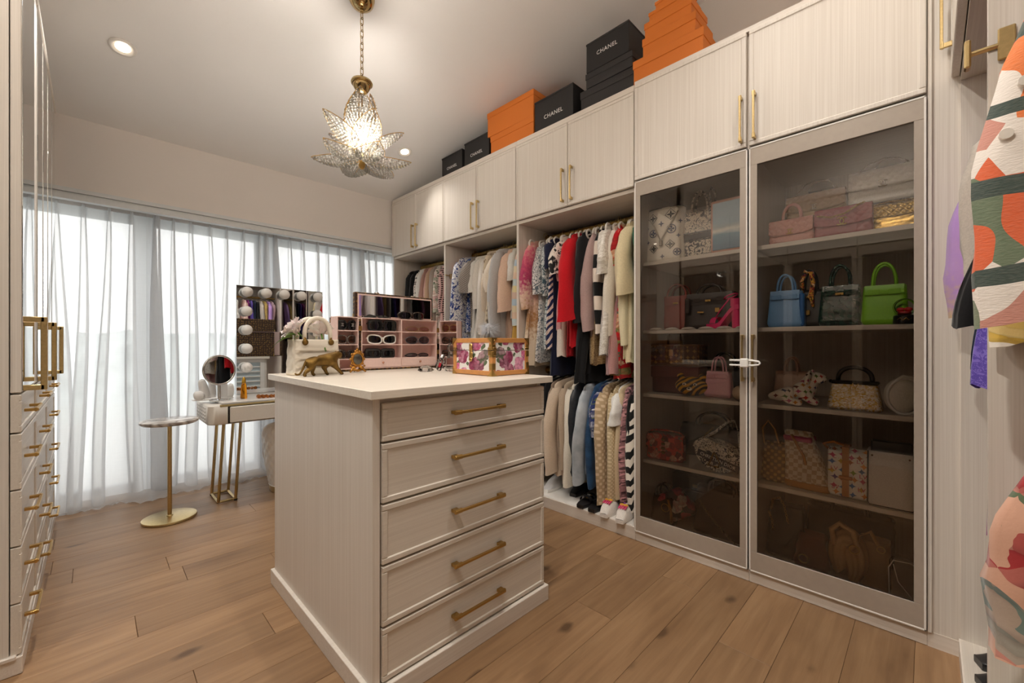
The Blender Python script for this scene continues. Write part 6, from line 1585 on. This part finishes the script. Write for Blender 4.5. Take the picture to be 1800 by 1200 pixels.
# sunglasses
def sunglasses(label, x, z, w, lens, frame, shape=3.0, h=.042, thick=.006, y=.016, emblem=False, tilt=0.0, lensm=None, base=SC, rz=0, folded=True, up=0.0):
    t = thing('sunglasses', label, 'sunglasses', (base[0] + x, base[1] + y, base[2] + z), rz, 'sunglasses in and on the trunk')
    if rz: t.location = t.location + Vector((-.018 * math.sin(rz), .018 * math.cos(rz), 0))
    hw = w * .225; lm = MB(); fm_ = MB()
    for s in (-1, 1):
        cx = s * w * .255; P = []
        for k in range(24):
            a = 2 * PI * k / 24; c, sn = math.cos(a), math.sin(a)
            px = math.copysign(abs(c) ** (2 / shape), c) * hw; pz = math.copysign(abs(sn) ** (2 / shape), sn) * h / 2
            pz += .10 * h * s * (px / hw) * (1 if sn > 0 else .2) * (1 if up else 0)
            P.append((cx + px, .004 * (px / hw) * s + .006 * (px / hw) ** 2, h / 2 + .003 + pz))
        lm.add(P + [(cx, -.002, h / 2 + .003)], [(k, (k + 1) % 24, 24) for k in range(24)])
        fm_.tube(P, thick * .5, 6, True)
        hx = s * (w * .255 + hw)
        fm_.tube([(hx, .008, h * .72), (hx + s * .004, .016, h * .74), (hx * .95, .024, h * .60), (-hx * .6, .030, h * .18)], thick * .42, 6)
    fm_.tube([(-w * .255 + hw, .008, h * .66), (0, -.001, h * .74), (w * .255 - hw, .008, h * .66)], thick * .5, 6)
    obj('frame', fm_, frame, t, True); obj('lens', lm, lens, t, True)
    if emblem:
        m = MB()
        for s in (-1, 1): m.merge(emblem_cc(.016, T3(s * w * .255, -.006, h / 2 + .004)))
        obj('emblem', m, CHROME, t, True)
    if tilt: t.rotation_euler = (tilt, 0, rz)
    return t
LK = plain('black_lens', '#0c0c0e', .06, coat=.5); LBR = clear_glass('brown_lens', (.42, .30, .24), 1.6); LGY = clear_glass('grey_lens', (.20, .20, .24), 1.7); LRO = clear_glass('rose_lens', (.62, .38, .36), 1.6)
FB_ = plain('black_acetate', '#0e0d0e', .12, coat=.4); FW = plain('white_acetate', '#f1eee6', .25, coat=.3, noise_amt=.01); FT = plain('tortoise_acetate', '#3b2a20', .2, noise_amt=.6, nscale=120, coat=.4); FG = GOLD
sg = sunglasses
sg('black wraparound sunglasses lying on the trunk top', -.135, ZT, .19, LK, FB_, 2.6, .030, .008, tilt=-.5, y=.045)
sg('large dark brown sunglasses with gold temples on the trunk top', .095, ZT, .185, LBR if False else LK, FT, 2.6, .044, .007, y=.04)
sg('oversized black square sunglasses in the top compartment', -.115, zs_[3] + t_ / 2, .185, LK, FB_, 4.5, .058, .010)
sg('rimless rose-tinted sunglasses in the top compartment', .13, zs_[3] + t_ / 2, .17, LRO, FG, 2.6, .030, .003, tilt=-.25)
sg('white cat-eye sunglasses with dark lenses', -.118, zs_[2] + t_ / 2, .185, LK, FW, 2.8, .050, .009, up=1)
sg('grey round-lens sunglasses beside the white pair', .125, zs_[2] + t_ / 2, .175, LGY, plain('grey_metal', '#6d6d74', .3, .8), 2.1, .045, .004)
sg('chunky black sunglasses in the lowest compartment', -.13, zs_[1] + t_ / 2, .185, LK, FB_, 5.5, .046, .016)
sg('thin black-topped aviator sunglasses in the lowest compartment', .125, zs_[1] + t_ / 2, .17, LGY, plain('black_metal', '#1b1a1a', .3, .7), 2.2, .022, .004, tilt=-.3)
cw, cy_, _z = wings[0].translation; rw = WROT[-1]
sg('black round sunglasses with silver emblems on the lenses', cw + .004, zs_[3] + t_ / 2, .118, LK, FB_, 2.3, .052, .007, emblem=True, y=cy_, rz=rw)
sg('clear-framed sunglasses in the wing behind the vase', cw + .004, zs_[2] + t_ / 2, .112, LBR, plain('smoky_acetate', '#6d645e', .2, coat=.3), 2.8, .046, .007, y=cy_, rz=rw)
sg('dark sunglasses half hidden by the gilt frame', cw, zs_[1] + t_ / 2, .112, LK, FT, 3, .042, .008, y=cy_, rz=rw)
cw, cy_, _z = wings[1].translation; rw = WROT[1]
sg('rose sunglasses with gold crossing wires in the wing by the floral case', cw, zs_[3] + t_ / 2, .112, LRO, FG, 2.6, .046, .003, y=cy_, rz=rw)
sg('brown sunglasses in the middle of the wing by the floral case', cw, zs_[2] + t_ / 2, .112, LBR, FT, 2.6, .040, .006, y=cy_, rz=rw)
sg('dark brown sunglasses lowest in the wing by the floral case', cw, zs_[1] + t_ / 2, .112, LBR, FT, 3.4, .036, .008, y=cy_, rz=rw)
# ---------------------------------------------------------------- floral case
FLO = F('#e6e4e2', '#e9b6cb', 'floral', 1.0, ('#b53a72', '#d86a98', '#8a2350', '#d98fb0', '#55604a', '#c4467f', '#e9c3cf', '#6b1d3f'), rough=.35, sheen=0)
TANB = plain('tan_trim', '#c58a4e', .45, noise_amt=.08)
fx0, fx1, fy0, fy1, fh_ = 1.298, 1.545, 1.425, 1.720, .178
fc = thing('vanity_case', 'floral printed beauty case with tan edges and brass corners', 'case', ((fx0 + fx1) / 2, (fy0 + fy1) / 2, TOP))
hx, hy = (fx1 - fx0) / 2, (fy1 - fy0) / 2
obj('case_body', MB().box(-hx + .004, hx - .004, -hy + .004, hy - .004, .006, .118, .002), FLO, fc)
obj('lid', MB().box(-hx + .004, hx - .004, -hy + .004, hy - .004, .1205, fh_ - .006, .002), FLO, fc)
e = MB(); q = .024
for z0, z1 in ((.002, .024), (fh_ - .022, fh_)):
    e.box(-hx, hx, -hy, -hy + .010, z0, z1, .002).box(-hx, hx, hy - .010, hy, z0, z1, .002).box(-hx, -hx + .010, -hy, hy, z0, z1, .002).box(hx - .010, hx, -hy, hy, z0, z1, .002)
for sx in (-1, 1):
    for sy in (-1, 1):
        cx0, cx1 = (-hx, -hx + q) if sx < 0 else (hx - q, hx); cy0, cy1 = (-hy, -hy + q) if sy < 0 else (hy - q, hy)
        e.box(cx0, cx1, cy0, cy1, .024, .117, .002).box(cx0, cx1, cy0, cy1, .1215, fh_ - .022, .002)
e.box(-hx + .003, hx - .003, -hy + .003, hy - .003, fh_ - .008, fh_, .002)
obj('edge_trim', e, TANB, fc)
for sx in (-1, 1):
    for sy in (-1, 1):
        for zc_, dz in ((-.001, 1), (fh_ + .001, -1)):
            cm = MB(); X_, Y_ = sx * (hx + .0015), sy * (hy + .0015); q = .034
            a = MB().prism([(0, 0), (q, 0), (q * .45, dz * q * .45), (0, dz * q)], -.0015, .0015)
            cm.merge(a, T3(X_, Y_, zc_) @ Matrix.Diagonal((-sx, 1, 1, 1))); cm.merge(a, T3(X_, Y_, zc_) @ RZ(-sy * PI / 2) @ Matrix.Diagonal((1, 1, 1, 1)))
            cm.ball((X_ - sx * .014, Y_, zc_ + dz * .012), .004, 8, 6)
            obj('brass_corner', cm, GOLD, fc)
for sx in (-1, 1):
    for z0, z1 in ((.030, .060), (.088, .117), (.122, .148)): obj('brass_band', MB().box(min(sx * (hx + .001), sx * (hx - .020)), max(sx * (hx + .001), sx * (hx - .020)), -hy - .002, -hy + .002, z0, z1, .001).box(-hx - .002, -hx + .002, -hy - .001, -hy + .018, z0, z1, .001) if sx < 0 else MB().box(hx - .020, hx + .001, -hy - .002, -hy + .002, z0, z1, .001), GOLD, fc)

for sx in (-1, 1): obj('hinge_plate', MB().box(sx * (hx - .014) - .010, sx * (hx - .014) + .010, -hy - .004, -hy + .002, .095, .118, .002).box(sx * (hx - .014) - .012, sx * (hx - .014) + .012, -hy - .004, -hy + .002, .121, .134, .002), GOLD, fc)
for sy in (-1, 1): obj('hinge_plate', MB().box(-hx - .004, -hx + .002, sy * (hy - .016) - .010, sy * (hy - .016) + .010, .095, .118, .002).box(-hx - .004, -hx + .002, sy * (hy - .016) - .012, sy * (hy - .016) + .012, .121, .134, .002), GOLD, fc)

obj('latch', MB().box(-hx - .007, -hx - .001, -.012, .014, .078, .112, .003).box(-hx - .009, -hx - .001, -.010, .012, .112, .152, .003).ball((-hx - .007, .001, .074), (.004, .012, .010), 12, 8).ball((-hx - .009, .001, .130), (.003, .007, .007)), GOLD, fc, 40)
# perfume and crystal beside the case
pf1 = thing('perfume_flacon', 'clear faceted perfume flacon with round stopper beside the floral case', 'perfume bottle', (1.415, 1.90, TOP), .3)
obj('bottle', MB().lathe([(.0, .0), (.026, .0), (.028, .005), (.026, .070), (.014, .085), (.010, .095)], 8), GLASS_P, pf1)
obj('stopper', MB().ball((0, 0, .128), (.026, .012, .026), 16, 10), GLASS_P, pf1, True)
obj('collar', MB().lathe([(.011, .092), (.014, .094), (.014, .106), (.010, .108)], 18), CHROME, pf1, 40)
pf2 = thing('perfume_bottle', 'tilted clear perfume bottle with a red and black label', 'perfume bottle', (1.345, 1.925, TOP), .2)
b_ = MB().box(-.022, .022, -.012, .012, 0, .068, .006).xf(T3(0, 0, .0148) @ RY(.55)); mz = min(v[2] for v in b_.v)
obj('bottle', b_.xf(T3(0, 0, -mz)), GLASS_P, pf2)
obj('label', MB().box(-.017, .0, -.0130, -.0122, .012, .036).xf(T3(0, 0, .0148 - mz) @ RY(.55)), plain('red_label', '#c22a3a', .4), pf2)
obj('label_band', MB().box(.0, .012, -.0131, -.0122, .012, .036).xf(T3(0, 0, .0148 - mz) @ RY(.55)), BKP, pf2)
obj('cap', MB().box(-.010, .010, -.009, .009, .068, .094, .003).xf(T3(0, 0, .0148 - mz) @ RY(.55)), CHROME, pf2)
cr = thing('crystal_dish', 'low cut-crystal dish in front of the perfume bottles', 'dish', (1.275, 1.935, TOP))
obj('bowl', MB().lathe([(.0, .0), (.03, .0), (.044, .008), (.034, .022), (.016, .032), (.0, .034)], 9), GLASS_P, cr)
cr2 = thing('crystal_prism', 'small pointed crystal by the corner of the floral case', 'ornament', (1.375, 1.83, TOP), .5)
obj('prism_body', MB().lathe([(.0, .0), (.016, .0), (.020, .012), (.0, .036)], 5), GLASS_P, cr2)

# ================================================================== SHOES
def shoe(name, label, cat, x, y, z, rz, L, hgt, mat, soleM, kind, group=None):
    t = thing(name, label, cat, (x, y, z), rz, group)
    def prof(s): return .036 * (.62 + .38 * math.sin(PI * (.15 + .62 * (1 - s)))) * (1 if s > .06 else .75)
    def outl(s, q, zz, k=1.0):
        w = .040 * (math.sin(PI * min(.985, .10 + .86 * s)) ** .42) * (1.0 + .10 * math.sin(PI * (1 - s))) * k
        return (L * (s - .5), q * w, zz)
    so = MB(); N = 22
    for zz, k in ((0, .94), (.006, 1.0), (.020, 1.0), (.024, .96)):
        so.v += [outl(.01 + .98 * i / (N - 1), -1, zz, k) for i in range(N)] + [outl(.01 + .98 * i / (N - 1), 1, zz, k) for i in range(N - 1, -1, -1)]
    n = 2 * N
    so.f = [(j * n + i, j * n + (i + 1) % n, (j + 1) * n + (i + 1) % n, (j + 1) * n + i) for j in range(3) for i in range(n)] + [tuple(range(n))[::-1], tuple(3 * n + i for i in range(n))]
    obj('sole', so, soleM, t, 40)
    if kind == 'sandal':
        for s0 in (.30, .56):
            obj('strap', MB().grid(lambda u, v, s0=s0: (lambda o: (o[0], o[1], .024 + .038 * math.sin(PI * u) ** .7))(outl(s0 + .15 * v, -math.cos(PI * u), 0, .98)), 16, 5), mat, t, True)
            obj('buckle', MB().box(L * (s0 - .5) + .008, L * (s0 - .5) + .030, -.020, -.004, .050, .056, .002), GOLD, t)
    else:
        up = MB(); s_end = 1.0 if kind != 'slipper' else .98
        def fu(u, v):
            s = .012 + (s_end - .02) * v; a = PI * u; hh = hgt * (.55 + .45 * sm(.0, .55, 1 - v) if kind == 'slipper' else (.42 + .58 * sm(.05, .75, v)))
            if kind == 'slipper': hh = hgt * math.sin(PI * (.18 + .55 * (1 - v))) ** .6 * sm(-.06, .22, v)
            else: hh *= sm(-.06, .34, v) * sm(-.03, .05, 1 - v)
            o = outl(s, -math.cos(a), 0, 1.0); return (o[0], o[1], .022 + hh * math.sin(a) ** .75)
        up.grid(fu, 18, 20); obj('upper', up, mat, t, True)
    return t
SHB = .083
PLSH = F('#efe9e2', rough=1.0, sheen=.5)
FRI = plain('cupcake_pink', '#d8366f', .7); FRY = plain('cupcake_yellow', '#d9a03a', .7)
for i, (x, y, lb) in enumerate(((2.435, 1.500, 'fluffy white slipper with pink cupcake patch beside the black sandals'), (2.425, 1.385, 'fluffy white slipper with pink cupcake patch by the glass cabinet'))):
    s = shoe('slipper', lb, 'slipper', x, y, SHB, .05 - .1 * i + PI if False else (.18 if i else .12), .235, .062, PLSH, PLSH, 'slipper', 'pair of cupcake slippers')
    m = MB(); m2 = MB()
    for k in range(4): m.box(-.085, -.045, -.026 + .0135 * k, -.0165 + .0135 * k, 0, .004, .001)
    m2.ball((-.040, -.012, .003), (.012, .018, .006)).ball((-.040, .012, .003), (.012, .016, .006))
    M = T3(.0, 0, .094) @ RY(-.22) @ T3(.006, 0, .002)
    obj('cupcake_patch', m.xf(M), FRI, s); obj('frosting', m2.xf(M), FRY, s, True); obj('cherry', MB().ball((-.024, 0, .006), (.007, .007, .005)).xf(M), plain('cherry_purple', '#8a3a9a', .6), s, True)
BKS = plain('black_sandal_leather', '#1e1c1c', .5, noise_amt=.4, nscale=120, bump=.3)
shoe('sandal', 'black buckled slide sandal nearest the sneaker', 'sandal', 2.455, 1.695, SHB, .1, .235, .05, BKS, BKS, 'sandal', 'pair of black slide sandals')
shoe('sandal', 'black buckled slide sandal next to the slippers', 'sandal', 2.45, 1.60, SHB, .1, .235, .05, BKS, BKS, 'sandal', 'pair of black slide sandals')
SNK = plain('white_sneaker', '#d9d9db', .6, noise_amt=.05)
shoe('sneaker', 'grey white sneaker at the far end of the shoe floor', 'sneaker', 2.53, 2.06, SHB, .1, .26, .085, SNK, WHITEP, 'sneaker')
shoe('ankle_boot', 'black ankle boot behind the slide sandals', 'boot', 2.60, 1.86, SHB, .1, .25, .10, BKS, BKS, 'sneaker')
BLS = plain('black_shoe_leather', '#1a1a1c', .35, noise_amt=.2, coat=.2)
for i, (x, y, lb) in enumerate(((2.23, -.24, 'black loafer furthest back in the front closet floor'), (2.10, -.235, 'black loafer in the middle of the front closet floor'), (1.97, -.235, 'black shoe with pink lining nearest the divider'))):
    shoe('loafer', lb, 'shoe', x, y, .076, -PI / 2 + .35, .26, .10, BLS, BLS, 'sneaker', 'black shoes on the front closet floor')
